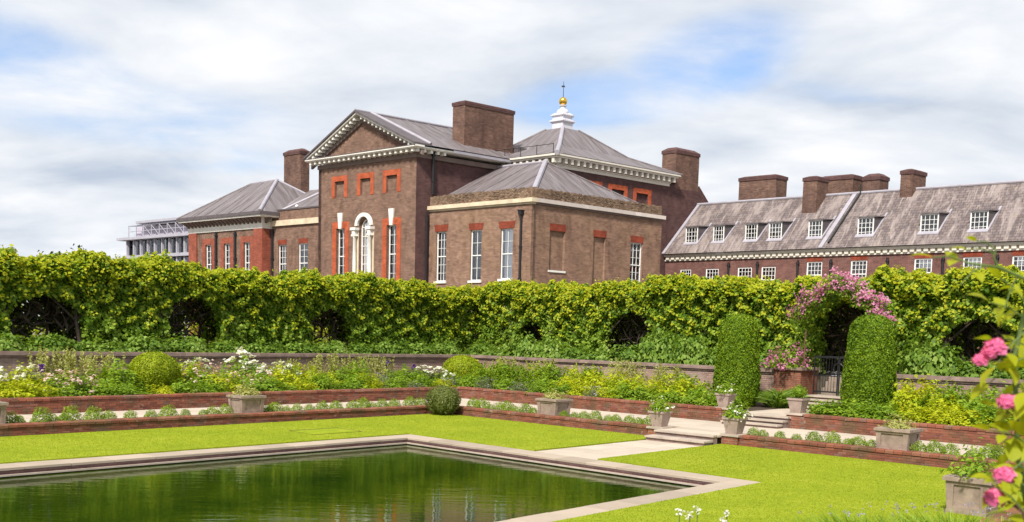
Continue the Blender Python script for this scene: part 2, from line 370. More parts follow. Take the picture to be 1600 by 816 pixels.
# outer ground: a ring round the sunken garden, reaching the horizon
g = MB(); far = 1500
inner = [G(-34, -34)[:2], G(AU+2.6, -34)[:2], G(AU+2.6, BU+.3)[:2], G(-34, BU+.3)[:2]]
outer = [(0, -far), (far, 0), (0, far), (-far, 0)]
for k in range(4):
    i0, i1, o0, o1 = inner[k], inner[(k+1) % 4], outer[k], outer[(k+1) % 4]
    g.poly((*i0, ZG), (*o0, ZG), (*o1, ZG), (*i1, ZG))
struct(g.build('ground', 'outer_ground'))
bank = MB(); bank.box(G, AU+.3, AU+2.6, PB0+.3, BU+.3, .3, ZG); bank.box(G, AU+.3, AU+2.6, -34, PB1-.3, .3, ZG); struct(bank.build('hedge_bank', 'outer_ground'))
struct(MB().extrude_poly(gp((-34, -34), (AU+.3, -34), (AU+.3, BU+.3), (-34, BU+.3)), -1.6, -1.2).build('garden_subsoil', 'soil'))
# near terrace under the camera
nt = MB().extrude_poly(gp((-33, -33), (-11.3, -33), (-11.3, -17.35), (-33, -17.35)), -1.19, 1.2); nt.extrude_poly(gp((-11.3, -33), (-8, -33), (-8, -17.35), (-11.3, -17.35)), -1.19, .88)
struct(nt.build('near_terrace', 'soil'))
# pool basin, water
PA0 = -17.5
CW = .64
pool = MB()
ia, ib0, ib1 = -CW, -CW, -11.5+CW
pool.box(G, PA0, ia+.3, ib0, ib0+.3, -1.1, -.055); pool.box(G, ia, ia+.3, ib1, ib0, -1.1, -.055); pool.box(G, PA0, ia+.3, ib1-.3, ib1, -1.1, -.055)
struct(pool.build('pool_wall', 'brick_dark'))
led = MB(); led.box(G, PA0, ia-.05, ib0-.05, ib0+.01, -.16, -.125); led.box(G, ia-.05, ia+.01, ib1, ib0+.01, -.16, -.125); led.box(G, PA0, ia-.05, ib1-.01, ib1+.05, -.16, -.125)
struct(led.build('pool_ledge', 'stone_step'))
struct(MB().extrude_poly(gp((PA0, ib1-.1), (ia+.1, ib1-.1), (ia+.1, ib0+.1), (PA0, ib0+.1)), -.4, -.185).build('pool_water', 'water'))
def skew_box(name, la, lb, h, material, cham=.0):
    """a block la x lb x h in garden axes, origin at its lower near corner"""
    F = lambda a, b, z: (a*UA[0]+b*VB[0], a*UA[1]+b*VB[1], z)
    mb = MB()
    if cham:
        mb.frustum(F, (0, la, 0, lb), (0, la, 0, lb), 0, h-cham); mb.frustum(F, (0, la, 0, lb), (cham, la-cham, cham, lb-cham), h-cham, h)
    else: mb.box(F, 0, la, 0, lb, 0, h)
    me = mb.mesh(name); me.materials.append(MATS[material]); return me
def piece(name, me, parent, a, b, z):
    x, y, zz = G(a, b, z); pl = parent.location if parent else (0, 0, 0)
    return meshobj(name, me, parent, (x-pl[0], y-pl[1], zz-pl[2]))
# coping round the pool: single slabs
cop = struct(thing('pool_coping', None, None, G(0, 0, 0)))
sl_a = skew_box('coping_slab', .93, CW, .055, 'coping_slab', .008); sl_b = skew_box('coping_slab', CW, .93, .055, 'coping_slab', .008)
for k in range(18):
    a = -.0-.94*(k+1)-CW
    for b in (-CW, -11.5): piece('coping_slab', sl_a, cop, a, b, -.05+random.uniform(-.004, .004))
nb = 11; lb = (11.5-2*CW)/nb
me_b = skew_box('coping_slab', CW, lb-.01, .055, 'coping_slab', .008)
for k in range(nb): piece('coping_slab', me_b, cop, -CW, -11.5+CW+k*lb, -.05+random.uniform(-.004, .004))
cor = skew_box('coping_slab', CW, CW-.01, .055, 'coping_slab', .008)
piece('coping_slab', cor, cop, -CW, -CW+.005, -.05); piece('coping_slab', cor, cop, -CW, -11.5, -.05)
# lawns: turf 3 cm proud of the paving
L1 = MB().extrude_poly(gp((.02, PB0), (AL-.12, PB0), (AL-.12, BL-.12), (-30, BL-.12), (-30, .02), (.02, .02)), -.3, .03)
struct(L1.build('lawn', 'lawn')); 
L2 = MB().extrude_poly(gp((.02, PB1), (.02, -11.52), (-30, -11.52), (-30, -16.5), (AL-.12, -16.5), (AL-.12, PB1)), -.3, .03)
struct(L2.build('lawn', 'lawn'))
hatch = thing('turf_hatch', 'turf-covered hatch outlined in the left lawn near the pool', 'hatch', G(-1.75, 1.7, .03))
hm = MB(); hm.box(G, -2.6, -.9, 1.1, 1.112, .03, .034); hm.box(G, -2.6, -.9, 2.3, 2.33, .03, .046); hm.box(G, -2.6, -2.588, 1.112, 2.3, .03, .034); hm.box(G, -.92, -.9, 1.112, 2.3, .03, .04)
hm.build('rim', 'soil', hatch); MB().box(G, -2.55, -.95, 1.15, 2.28, .025, .042).build('turf', 'lawn', hatch)
# terrace (path level) and beds as fills
t1 = MB()
t1.box(G, AL+.1, AM+.1, -30, BM+.1, -1.0, ZP-.03); t1.box(G, -30, AL+.1, BL+.1, BM+.1, -1.0, ZP-.03); t1.box(G, -8, AL+.1, -30, -16.6, -1, ZP-.03)
t1.box(G, -.2, AL+.1, PB1+.03, PB0-.03, -1.0, -.06)
struct(t1.build('terrace_base', 'paving_bed'))
t2 = MB()
t2.box(G, AM+.1, AU+.2, PB0+.05, BU+.2, -1.0, ZB); t2.box(G, AM+.1, AU+.2, -30, PB1-.05, -1.0, ZB); t2.box(G, -30, AM+.1, BM+.1, BU+.2, -1.0, ZB)
struct(t2.build('bed_soil', 'soil'))
t3 = MB(); t3.box(G, AM+.1, AU+.2, PB1-.05, PB0+.05, -1.0, ZB-.03); t3.box(G, AU+.2, AU+1.7, PB1-.05, PB0+.05, -.5, 1.02); t3.box(G, AU+1.7, AU+2.0, PB1-.25, PB0+.25, -.5, 1.25); t3.box(G, AU+2.0, AU+2.3, PB1-.25, PB0+.25, -.5, 1.48); t3.box(G, AU+2.3, AU+2.62, PB1-.25, PB0+.25, -.5, 1.69); struct(t3.build('cross_path_base', 'paving_bed'))
# paving slabs, each one a piece
pav = struct(thing('terrace_path', None, None, G(AL, BL, ZP)))
def pave(parent, a0, a1, b0, b1, z, la, lb, stagger='a'):
    na = max(1, round((a1-a0)/la)); nb_ = max(1, round((b1-b0)/lb)); la = (a1-a0)/na; lb = (b1-b0)/nb_
    me = skew_box('paving_slab', la-.012, lb-.012, .06, 'slab', .006)
    meha = skew_box('paving_slab', la/2-.012, lb-.012, .06, 'slab', .006); mehb = skew_box('paving_slab', la-.012, lb/2-.012, .06, 'slab', .006)
    for i in range(na):
        for j in range(nb_):
            oa = ob = 0
            if stagger == 'b' and i % 2: ob = lb/2
            if stagger == 'a' and j % 2: oa = la/2
            if a0+i*la+oa+la > a1+.02 or b0+j*lb+ob+lb > b1+.02:
                if oa: piece('paving_slab', meha, parent, a0, b0+j*lb, z-.06); piece('paving_slab', meha, parent, a0+i*la+oa, b0+j*lb, z-.06)
                if ob: piece('paving_slab', mehb, parent, a0+i*la, b0, z-.06); piece('paving_slab', mehb, parent, a0+i*la, b0+j*lb+ob, z-.06)
                continue
            piece('paving_slab', me, parent, a0+i*la+oa, b0+j*lb+ob, z-.06+random.uniform(-.003, .003))
pave(pav, 7.05, AM-.2, -15.8, BM-.3, ZP, .95, .95, 'b')
pave(pav, -12.5, 7.05, BL+.95, BM-.2, ZP, .95, .82, 'a')
cpv = struct(thing('cross_path', None, None, G(0, PB0, 0)))
pave(cpv, .02, 5.0, PB1+.02, PB0-.02, .0, .9, .69, 'b')
pave(cpv, AL-.3, 7.05, PB1+.02, PB0-.02, ZP, .9, .69, '')
pave(cpv, AM-.02, AU-1.4, PB1+.02, PB0-.02, ZB, .9, .69, 'b')

# ================================================================== garden walls of brick
BK_A = skew_box('brick', .214, .105, .064, 'garden_brick', .006); BK_B = skew_box('brick', .105, .214, .064, 'garden_brick', .006)
CP_A = skew_box('coping_brick', .214, .40, .085, 'garden_brick', .022); CP_B = skew_box('coping_brick', .40, .214, .085, 'garden_brick', .022)
def brick_wall(label, axis, c, s0, s1, z0, courses, limit=300, near=None):
    """axis 'a': runs along a at b=c, faces -b; axis 'b': runs along b at a=c, faces -a"""
    base = G((s0+s1)/2, c, z0) if axis == 'a' else G(c, (s0+s1)/2, z0)
    t = thing('brick_wall', label, 'garden wall', base); ztop = z0+courses*.075
    P = (lambda s, dd: (s, c+dd)) if axis == 'a' else (lambda s, dd: (c+dd, s))
    core = MB()
    if axis == 'a': core.box(G, s0+.01, s1-.01, c+.008, c+.36, z0-.3, ztop)
    else: core.box(G, c+.008, c+.36, s0+.01, s1-.01, z0-.3, ztop)
    core.build('mortar_core', 'mortar', t)
    items = []
    n = int((s1-s0)/.225)
    for k in range(courses):
        for i in range(n):
            s = s0+i*.225+(.11 if k % 2 else 0)
            if s+.214 > s1: continue
            items.append((s, z0+k*.075+.006, 'brick'))
    for i in range(n): items.append((s0+i*.225+.004, ztop+.004, 'coping_brick'))
    near = s0 if near is None else near
    items.sort(key=lambda q: (abs(q[0]-near), q[2] != 'coping_brick'))
    rest = MB(); F = lambda a, b, z: G(a, b, z)
    for idx, (s, z, nm) in enumerate(items):
        dd = random.uniform(-.006, .004); dz = random.uniform(-.003, .003) if nm == 'brick' else random.uniform(-.008, .006)
        if nm == 'coping_brick': dd -= .025
        a, b = P(s, dd)
        if idx < limit:
            piece(nm, {('a', 'brick'): BK_A, ('b', 'brick'): BK_B, ('a', 'coping_brick'): CP_A, ('b', 'coping_brick'): CP_B}[(axis, nm)], t, a, b, z+dz)
        else:
            la, lb = (.214, .105) if nm == 'brick' else (.214, .40)
            if axis == 'b': la, lb = lb, la
            h = .064 if nm == 'brick' else .085; ch = .006 if nm == 'brick' else .022
            rest.frustum(F, (a, a+la, b, b+lb), (a, a+la, b, b+lb), z+dz, z+dz+h-ch) if False else None
            rest.frustum(F, (a, a+la, b, b+lb), (a+ch, a+la-ch, b+ch, b+lb-ch), z+dz, z+dz+h)
    if rest.v:
        o = rest.build('brickwork', 'garden_brick_joined', t); o['kind'] = 'stuff'
    return t
brick_wall('low brick wall with rounded coping behind the left lawn, left of the corner shrub', 'a', BL, -12.5, AL-.02, .0, 3, 300, -3)
brick_wall('low brick wall edging the back lawn between the corner shrub and the lower steps', 'b', AL, PB0+.3, BL+.3, .0, 3, 300, PB0)
brick_wall('low mossy brick wall edging the front lawn, right of the lower steps', 'b', AL, -16.4, PB1-.3, .0, 3, 300, PB1)
brick_wall('red brick wall holding up the left flower bed', 'a', BM, -13.5, AM-.02, ZP-.02, 5, 300, -2)
brick_wall('red brick wall holding up the flower bed between the corner and the middle steps', 'b', AM, PB0+.45, BM+.3, ZP-.02, 5, 300, PB0)
brick_wall('red brick wall holding up the flower bed right of the middle steps', 'b', AM, -18, PB1-.3, ZP-.02, 5, 300, -10)
brick_wall('low brick wall along the near edge of the lawn by the rose bush', 'a', -16.95, -7.9, AL, .0, 3, 60, -2)
def upper_wall(label, axis, c, s0, s1):
    t = thing('retaining_wall', label, 'garden wall', G((s0+s1)/2, c, ZB) if axis == 'a' else G(c, (s0+s1)/2, ZB))
    def bx(mb, d0, d1, q0, q1, z0, z1):
        mb.box(G, q0, q1, c+d0, c+d1, z0, z1) if axis == 'a' else mb.box(G, c+d0, c+d1, q0, q1, z0, z1)
    m1 = MB(); bx(m1, 0, .35, s0, s1, ZB-.2, ZU-.2); m1.build('wall', 'brick_upper', t)
    m2 = MB(); bx(m2, -.045, .4, s0, s1, ZU-.2, ZU-.13); m2.build('moulding', 'coping_dark', t)
    n = int((s1-s0)/1.1); L = (s1-s0)/n
    for k in range(n):
        m3 = MB(); q0, q1 = s0+k*L+.004, s0+(k+1)*L-.004; h = random.uniform(-.004, .004)
        bx(m3, -.1, .45, q0, q1, ZU-.13+h, ZU-.05+h); bx(m3, -.06, .41, q0, q1, ZU-.05+h, ZU+h); m3.build('coping_stone', 'coping_dark', t)
    return t
upper_wall('long dark coped retaining wall below the hedge behind the left flower bed', 'a', BU, -16, AU)
upper_wall('dark coped retaining wall between the garden corner and the rose-covered gate pier', 'b', AU, PB0+1.3, BU)
upper_wall('dark coped retaining wall right of the gate behind the clipped yew', 'b', AU, -20, PB1-.7)
# gate piers
for b0, b1, lab in ((PB0+.25, PB0+1.35, 'brick gate pier topped with pink roses, left of the iron gate'), (PB1-.75, PB1-.2, 'brick gate pier half hidden by the right clipped yew')):
    t = thing('gate_pier', lab, 'pier', G(AU, (b0+b1)/2, ZB))
    MB().box(G, AU-.12, AU+1.3, b0, b1, ZB-.2, ZU-.02).build('shaft', 'brick_pier', t)
    MB().box(G, AU-.2, AU+1.38, b0-.07, b1+.07, ZU-.02, ZU+.08).build('cap', 'coping_dark', t)
# flights of steps
def steps(label, treads, b0, b1, side=True):
    t = thing('stone_steps', label, 'steps', G(treads[0][0], (b0+b1)/2, 0))
    for a0, a1, z0, z1 in treads:
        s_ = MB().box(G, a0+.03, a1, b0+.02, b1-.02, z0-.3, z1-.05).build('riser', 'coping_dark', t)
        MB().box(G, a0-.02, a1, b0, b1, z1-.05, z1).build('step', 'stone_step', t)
    return t
steps('two shallow stone steps between the lawn path and the terrace, by the flower pots', [(4.95, 5.42, 0, .135), (5.43, AL-.28, 0, .272)], PB1+.03, PB0-.03)
steps('stone steps rising from the terrace path through the brick bed wall', [(9.25, 9.58, ZP, .38), (9.59, 9.92, ZP, .49), (9.93, AM+.12, ZP, .602)], PB1+.03, PB0-.03)
steps('stone steps climbing to the iron gate under the rose arch', [(13.95, 14.32, .5, .71), (14.33, 14.7, .5, .82), (14.71, 15.08, .5, .93), (15.09, 16.3, .5, 1.04)], PB1+.06, PB0-.06)
# iron gate
gt = thing('iron_gate', 'dark iron garden gate at the top of the steps under the rose arch', 'gate', G(AU+.25, (PB0+PB1)/2, 1.04))
ga = AU+.25
for side in (0, 1):
    q0, q1 = (PB0-.08, (PB0+PB1)/2+.01) if side == 0 else ((PB0+PB1)/2-.01, PB1+.08)
    fr = MB(); lo, hi = min(q0, q1), max(q0, q1)
    fr.box(G, ga, ga+.035, lo, lo+.04, 1.06, 2.45); fr.box(G, ga, ga+.035, hi-.04, hi, 1.06, 2.45); fr.box(G, ga, ga+.035, lo+.04, hi-.04, 2.38, 2.45); fr.box(G, ga, ga+.035, lo+.04, hi-.04, 1.14, 1.19); fr.box(G, ga, ga+.035, lo+.04, hi-.04, 1.72, 1.76)
    leaf = fr.build('gate_leaf', 'iron', gt)
    for k in range(7):
        bb = lo+.04+(hi-lo-.08)*(k+1)/8
        MB().tube(G(ga+.017, bb, 1.19), G(ga+.017, bb, 2.38), .009, n=6).build('bar', 'iron', leaf)
sc_ = MB()
for k in range(10):
    a0_, a1_ = math.pi*2*k/10, math.pi*2*(k+1)/10; bm_ = (PB0+PB1)/2
    sc_.tube(G(ga-.02, bm_+.2*math.cos(a0_), 2.0+.2*math.sin(a0_)), G(ga-.02, bm_+.2*math.cos(a1_), 2.0+.2*math.sin(a1_)), .014, n=6)
sc_.build('scroll', 'iron', gt)
# dwarf piers that carry pots, planters, pots
def planter(label, a, b, z, wdt, h, seed):
    t = thing('box_planter', label, 'planter', G(a, b, z)); hw = wdt/2; tp = hw+.05
    F = lambda x, y, zz: G(a+x, b+y, z+zz)
    MB().frustum(F, (-hw+.02, hw-.02, -hw+.02, hw-.02), (-tp+.035, tp-.035, -tp+.035, tp-.035), .05, h-.07).build('box', 'planter_wood', t)
    MB().box(F, -tp-.035, tp+.035, -tp-.035, tp+.035, h-.07, h).build('rim', 'planter_wood', t)
    MB().box(F, -hw-.02, hw+.02, -hw-.02, hw+.02, 0.0, .06).build('plinth', 'planter_wood', t)
    for sx in (-1, 1):
        for sy in (-1, 1):
            rg = lambda sg, w_: (w_-.05, w_+.03) if sg > 0 else (-w_-.03, -w_+.05)
            p = MB(); p.frustum(F, (*rg(sx, hw-.02), *rg(sy, hw-.02)), (*rg(sx, tp-.035), *rg(sy, tp-.035)), .06, h-.07)
            p.build('corner_post', 'planter_wood', t)
    for k in range(2):                                # recessed panels framed on the two faces one sees
        e0, e1 = hw-.045, tp-.05; zb0, zb1 = .06, h-.07
        fr = MB()
        def strip(s0, s1, t0, t1, z0, z1):
            w0 = hw-.02+(tp-.035-hw+.02)*(z0-.05)/(h-.12); w1 = hw-.02+(tp-.035-hw+.02)*(z1-.05)/(h-.12)
            if k == 0: fr.hexa([F(-w0-.032, s0, z0), F(-w0+.01, s0, z0), F(-w0+.01, s1, z0), F(-w0-.032, s1, z0), F(-w1-.032, s0, z1), F(-w1+.01, s0, z1), F(-w1+.01, s1, z1), F(-w1-.032, s1, z1)])
            else: fr.hexa([F(s0, -w0-.032, z0), F(s1, -w0-.032, z0), F(s1, -w0+.01, z0), F(s0, -w0+.01, z0), F(s0, -w1-.032, z1), F(s1, -w1-.032, z1), F(s1, -w1+.01, z1), F(s0, -w1+.01, z1)])
        strip(-e0, e0, 0, 0, .06, .12); strip(-e1, e1, 0, 0, h-.13, h-.07); strip(-e0, -e0+.05, 0, 0, .12, h-.13); strip(e0-.05, e0, 0, 0, .12, h-.13)
        fr.build('panel_frame', 'planter_wood', t)
    MB().box(F, -tp+.05, tp-.05, -tp+.05, tp-.05, h-.12, h-.04).build('soil', 'soil', t)
    return t
PLANTERS = [('square wooden box planter at the left edge of the photo on the terrace', -9.75, BL+.62, ZP, .78, .58), ('square wooden box planter on the terrace below the left white flowers', -2.0, BL+.62, ZP, .74, .56),
            ('square wooden box planter on the terrace right of the corner shrub', AL+.7, .1, ZP, .76, .56), ('square wooden box planter in the tuft row right of the lower steps', AL+.62, -11.75, ZP, .76, .55), ('large panelled wooden box planter nearest the camera at lower right', -.35, -15.75, .03, .64, .62)]
for k, pz in enumerate(PLANTERS): planter(*pz, k)
POTS = [('tapered stone pot of white flowers left of the lower steps', 'small brick pier carrying a pot left of the lower steps', AL-.02, PB0+.26, Z1), ('tapered stone pot of white flowers right of the lower steps', 'small brick pier carrying a pot right of the lower steps', AL-.02, PB1-.22, Z1),
        ('tapered stone pot of white flowers left of the middle steps', 'small brick pier carrying a pot left of the middle steps', AM+.1, PB0+.5, ZB+.12), ('tapered stone pot with a rounded green shrub right of the middle steps', 'small brick pier carrying a pot right of the middle steps', AM+.1, PB1-.05, ZB+.12)]
for lab, plab, a, b, z in POTS:
    t = thing('dwarf_pier', plab, 'pier', G(a+.18, b, 0))
    z0 = .0 if z < .5 else ZP-.02
    MB().box(G, a-.06, a+.44, b-.27, b+.25, z0, z-.06).build('shaft', 'brick_pier', t); MB().box(G, a-.1, a+.48, b-.31, b+.29, z-.06, z).build('cap', 'stone_step', t)
    t = thing('flower_pot', lab, 'flower pot', G(a+.19, b-.01, z))
    F = lambda x, y, zz: G(a+.19+x, b-.01+y, z+zz)
    MB().frustum(F, (-.17, .17, -.17, .17), (-.25, .25, -.25, .25), 0, .40).build('body', 'pot_stone', t)
    MB().box(F, -.275, .275, -.275, .275, .40, .46).build('rim', 'pot_stone', t); MB().box(F, -.24, .24, -.24, .24, .46, .47).build('soil', 'soil', t)

# ================================================================== THE PALACE
def pt(axis, c):
    """a wall plane: axis 'a' -> plane a=c running along b, outward -a;  axis 'b' -> plane b=c running along a, outward -b"""
    return (lambda s, z, dd=0.0: B(c+dd, s, z)) if axis == 'a' else (lambda s, z, dd=0.0: B(s, c+dd, z))
def wall_face(mb, axis, c, s0, s1, z0, z1, holes=()):
    """front face cut into cells with real openings; holes: (s0,s1,z0,z1,depth)"""
    P = pt(axis, c); flip = axis == 'a'
    def q(*p): mb.poly(*(p[::-1] if flip else p))
    S = sorted({s0, s1, *[h[0] for h in holes], *[h[1] for h in holes]}); Zs = sorted({z0, z1, *[h[2] for h in holes], *[h[3] for h in holes]})
    for i in range(len(S)-1):
        for j in range(len(Zs)-1):
            ms, mz = (S[i]+S[i+1])/2, (Zs[j]+Zs[j+1])/2
            if any(h[0] < ms < h[1] and h[2] < mz < h[3] for h in holes): continue
            q(P(S[i], Zs[j]), P(S[i+1], Zs[j]), P(S[i+1], Zs[j+1]), P(S[i], Zs[j+1]))
    for h0, h1, y0, y1, dep in holes:
        q(P(h0, y0), P(h0, y0, dep), P(h0, y1, dep), P(h0, y1)); q(P(h1, y0, dep), P(h1, y0), P(h1, y1), P(h1, y1, dep))
        q(P(h0, y1), P(h0, y1, dep), P(h1, y1, dep), P(h1, y1)); q(P(h0, y0, dep), P(h0, y0), P(h1, y0), P(h1, y0, dep))
        q(P(h0, y0, dep), P(h1, y0, dep), P(h1, y1, dep), P(h0, y1, dep))
def slabbox(mb, axis, c, s0, s1, z0, z1, d0, d1):
    """box on a wall plane from depth d0 (outside negative) to d1"""
    if axis == 'a': mb.box(B, c+d0, c+d1, s0, s1, z0, z1)
    else: mb.box(B, s0, s1, c+d0, c+d1, z0, z1)
    return mb
def sash(parent, axis, c, s0, s1, z0, z1, nx, ny, blind=0.0, inset=.12, fw=.06, sill=True, bar=.022, depth=.42, sillmat='stone_white'):
    """sash window: white frame and glazing bars, two panes, a blind, a dark sheet for the unlit room, a stone sill"""
    f = MB(); d0, d1 = inset, inset+.07
    bx = lambda m_, *a: slabbox(m_, axis, c, *a)
    bx(f, s0, s0+fw, z0, z1, d0, d1); bx(f, s1-fw, s1, z0, z1, d0, d1); bx(f, s0+fw, s1-fw, z1-fw, z1, d0, d1); bx(f, s0+fw, s1-fw, z0, z0+fw, d0, d1)
    zm = (z0+z1)/2; bx(f, s0+fw, s1-fw, zm-.03, zm+.03, d0-.01, d1)
    for i in range(1, nx):
        x = s0+fw+(s1-s0-2*fw)*i/nx; bx(f, x-bar/2, x+bar/2, z0+fw, zm-.03, d0+.02, d1-.01); bx(f, x-bar/2, x+bar/2, zm+.03, z1-fw, d0+.02, d1-.01)
    for j in range(1, ny):
        if j*2 == ny: continue
        z = z0+(z1-z0)*j/ny; bx(f, s0+fw, s1-fw, z-bar/2, z+bar/2, d0+.022, d1-.012)
    wo = f.build('window', 'paint_white', parent)
    for zz0, zz1 in ((z0+fw, zm), (zm, z1-fw)):
        bx(MB(), s0+fw, s1-fw, zz0, zz1, d0+.045, d0+.052).build('pane', 'glass', wo)
    if blind > 0: bx(MB(), s0+.02, s1-fw-(s1-s0)*.14, z1-(z1-z0)*blind, z1-.02, d1+.01, d1+.03).build('blind', 'blind_cloth', wo)
    bx(MB(), s0+.01, s1-.01, z0+.01, z1-.01, depth-.04, depth-.02).build('room_shade_sheet', 'room_shade', wo)
    if sill: bx(MB(), s0-.08, s1+.08, z0-.14, z0, -.09, inset).build('sill', sillmat, wo)
    return wo
def surround(parent, axis, c, o0, o1, i0, i1, z0, zt_in, zt_out, proud=-.025, mt='brick_orange'):
    """orange brick surround: two jambs and a head"""
    for x0, x1 in ((o0, i0), (i1, o1)): slabbox(MB(), axis, c, x0, x1, z0, zt_in, proud, .01).build('jamb', mt, parent)
    slabbox(MB(), axis, c, o0, o1, zt_in, zt_out, proud, .01).build('head', mt, parent)
def lintel(parent, axis, c, s0, s1, z0, z1, splay=.09):
    P = pt(axis, c); m_ = MB(); dd = -.02
    b0, b1, t0, t1 = P(s0, z0, dd), P(s1, z0, dd), P(s1+splay, z1, dd), P(s0-splay, z1, dd)
    B0, B1, T0, T1 = P(s0, z0, .01), P(s1, z0, .01), P(s1+splay, z1, .01), P(s0-splay, z1, .01)
    if axis == 'b': m_.hexa([b0, b1, B1, B0, t1, t0, T0, T1])
    else: m_.hexa([b0, B0, B1, b1, t1, T1, T0, t0])
    m_.build('lintel', 'brick_lintel', parent)
def blocks(axis, c, s0, s1, step, wd, z0, z1, d0, d1):
    m_ = MB(); n = max(1, round((s1-s0)/step))
    for k in range(n):
        s = s0+(s1-s0)*(k+.5)/n; slabbox(m_, axis, c, s-wd/2, s+wd/2, z0, z1, d0, d1)
    return m_
def downpipe(parent, axis, c, s, z0, z1, hopper=True, rad=.06):
    P = pt(axis, c); m_ = MB(); m_.tube(P(s, z0, -.1), P(s, z1, -.1), rad, n=8)
    for z in np.arange(z0+.8, z1, 1.9): m_.tube(P(s, z, -.1), P(s, z+.1, -.1), rad*1.5, n=8)
    o = m_.build('downpipe', 'iron', parent)
    if hopper:
        h = MB(); slabbox(h, axis, c, s-.13, s+.13, z1, z1+.22, -.24, 0.0); slabbox(h, axis, c, s-.17, s+.17, z1+.22, z1+.28, -.28, 0.0); h.build('hopper', 'iron', o)
    return o
def chimney(parent, a0, a1, b0, b1, z0, z1, capd=.12, steps_=True, mt='brick_chimney', rounded=False):
    ch = MB().box(B, a0, a1, b0, b1, z0, z1-.3).build('chimney', mt, parent)
    c_ = MB(); c_.box(B, a0-.05, a1+.05, b0-.05, b1+.05, z1-.3, z1-.2); c_.box(B, a0-capd, a1+capd, b0-capd, b1+capd, z1-.2, z1-.06)
    c_.frustum(B, (a0-capd*.8, a1+capd*.8, b0-capd*.8, b1+capd*.8), (a0+.25, a1-.25, b0+.25, b1-.25), z1-.06, z1+(.16 if rounded else .06))
    c_.build('cap', 'brick_dark', ch); return ch
# ------------------------------------------------------------------ gabled pavilion (tower) with pediment
AT, BT0, BT1 = -1.09, 8.56, 18.3
tw = thing('gabled_pavilion', 'tall dark brick pavilion with a white-toothed pediment and arched window', 'building', B(3, 13.4, ZG))
up = [(15.55, 16.62, 12.05, 13.25), (13.0, 13.98, 12.05, 13.25), (10.32, 11.38, 12.05, 13.2)]          # blind upper windows
up = [(15.55, 16.55), (12.9, 13.92), (10.32, 11.36)]
lo = [(15.45, 16.35), (10.32, 11.25)]
ARC, ARR, ARZ = 13.45, .60, 9.92
holes = [(s0, s1, 12.05, 13.15, .16) for s0, s1 in up] + [(s0, s1, 6.2, 9.95, .45) for s0, s1 in lo] + [(ARC-ARR, ARC+ARR, 6.2, ARZ+ARR, .5)]
m_ = MB(); wall_face(m_, 'a', AT, BT0, BT1, ZG, 14.1, holes)
P = pt('a', AT)
for k in range(12):                                   # spandrels over the arch
    t0, t1 = math.pi*k/12, math.pi*(k+1)/12; x0, x1 = ARC+ARR*math.cos(t0), ARC+ARR*math.cos(t1); y0, y1 = ARZ+ARR*math.sin(t0), ARZ+ARR*math.sin(t1)
    m_.poly(P(x0, y0), P(x0, ARZ+ARR), P(x1, ARZ+ARR), P(x1, y1)); m_.poly(P(x0, y0), P(x1, y1), P(x1, y1, .5), P(x0, y0, .5))
m_.build('front_wall', 'brick_tower', tw)
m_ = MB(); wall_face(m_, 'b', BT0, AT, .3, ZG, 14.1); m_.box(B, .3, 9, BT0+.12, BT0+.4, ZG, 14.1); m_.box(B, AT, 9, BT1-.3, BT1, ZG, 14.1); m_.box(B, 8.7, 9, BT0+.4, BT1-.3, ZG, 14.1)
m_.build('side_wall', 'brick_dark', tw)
for (s0, s1) in up: surround(tw, 'a', AT, s0-.32, s1+.32, s0, s1, 12.05, 13.15, 13.5)
for (s0, s1) in lo:
    surround(tw, 'a', AT, s0-.42, s1+.42, s0, s1, 5.8, 9.95, 10.4)
    sm = (s0+s1)/2; k_ = MB(); dd = -.09
    k_.hexa([P(sm-.13, 9.93, dd), P(sm-.13, 9.93, .05), P(sm+.13, 9.93, .05), P(sm+.13, 9.93, dd), P(sm-.24, 11.0, dd), P(sm-.24, 11.0, .05), P(sm+.24, 11.0, .05), P(sm+.24, 11.0, dd)]); k_.build('keystone', 'stone_white', tw)
    sash(tw, 'a', AT, s0, s1, 6.2, 9.95, 2, 6, .62, .2, sill=False)
# arched window: architrave, columns, entablature blocks
ar = MB(); n = 16
for k in range(n):
    t0, t1 = math.pi*k/n, math.pi*(k+1)/n; R0, R1 = ARR-.01, ARR+.24; pp = []
    for dd in (-.14, .02):
        pp.append([P(ARC+rr*math.cos(t), ARZ+.12+rr*math.sin(t), dd) for rr, t in ((R0, t0), (R1, t0), (R1, t1), (R0, t1))])
    ar.hexa([*pp[0], *pp[1]])
ar.build('arch', 'stone_white', tw)
for sg in (-1, 1):
    cx = ARC+sg*(ARR+.17); cc = MB(); x, y, _ = P(cx, 0, -.17)
    cc.lathe((x, y, 0), [(.15, 5.7), (.15, 6.0), (.125, 6.1), (.125, 7.6), (.11, 9.25), (.15, 9.3), (.12, 9.36)], 14); col = cc.build('column', 'stone_white', tw, True)
    cp = MB(); slabbox(cp, 'a', AT, cx-.17, cx+.17, 9.36, 9.46, -.33, .0); slabbox(cp, 'a', AT, cx-.14, cx+.14, 9.46, 9.74, -.29, 0); slabbox(cp, 'a', AT, cx-.25, cx+.25, 9.74, 9.92, -.36, 0.0)
    cp.build('capital', 'stone_white', col)
    for vs in (-1, 1):
        x, y, z = P(cx+vs*.2, 9.3, -.3); MB().tube(P(cx+vs*.15, 9.36, -.31), P(cx+vs*.15, 9.36, -.02), .055, n=10).build('volute', 'stone_white', col)
    slabbox(MB(), 'a', AT, cx-.2, cx+.02 if sg < 0 else cx+.2, 5.7, 9.72, -.03, .012).build('pilaster', 'stone_cream', tw)
fw = MB(); 
slabbox(fw, 'a', AT, ARC-ARR, ARC-ARR+.06, 6.2, ARZ, .24, .32); slabbox(fw, 'a', AT, ARC+ARR-.06, ARC+ARR, 6.2, ARZ, .24, .32)
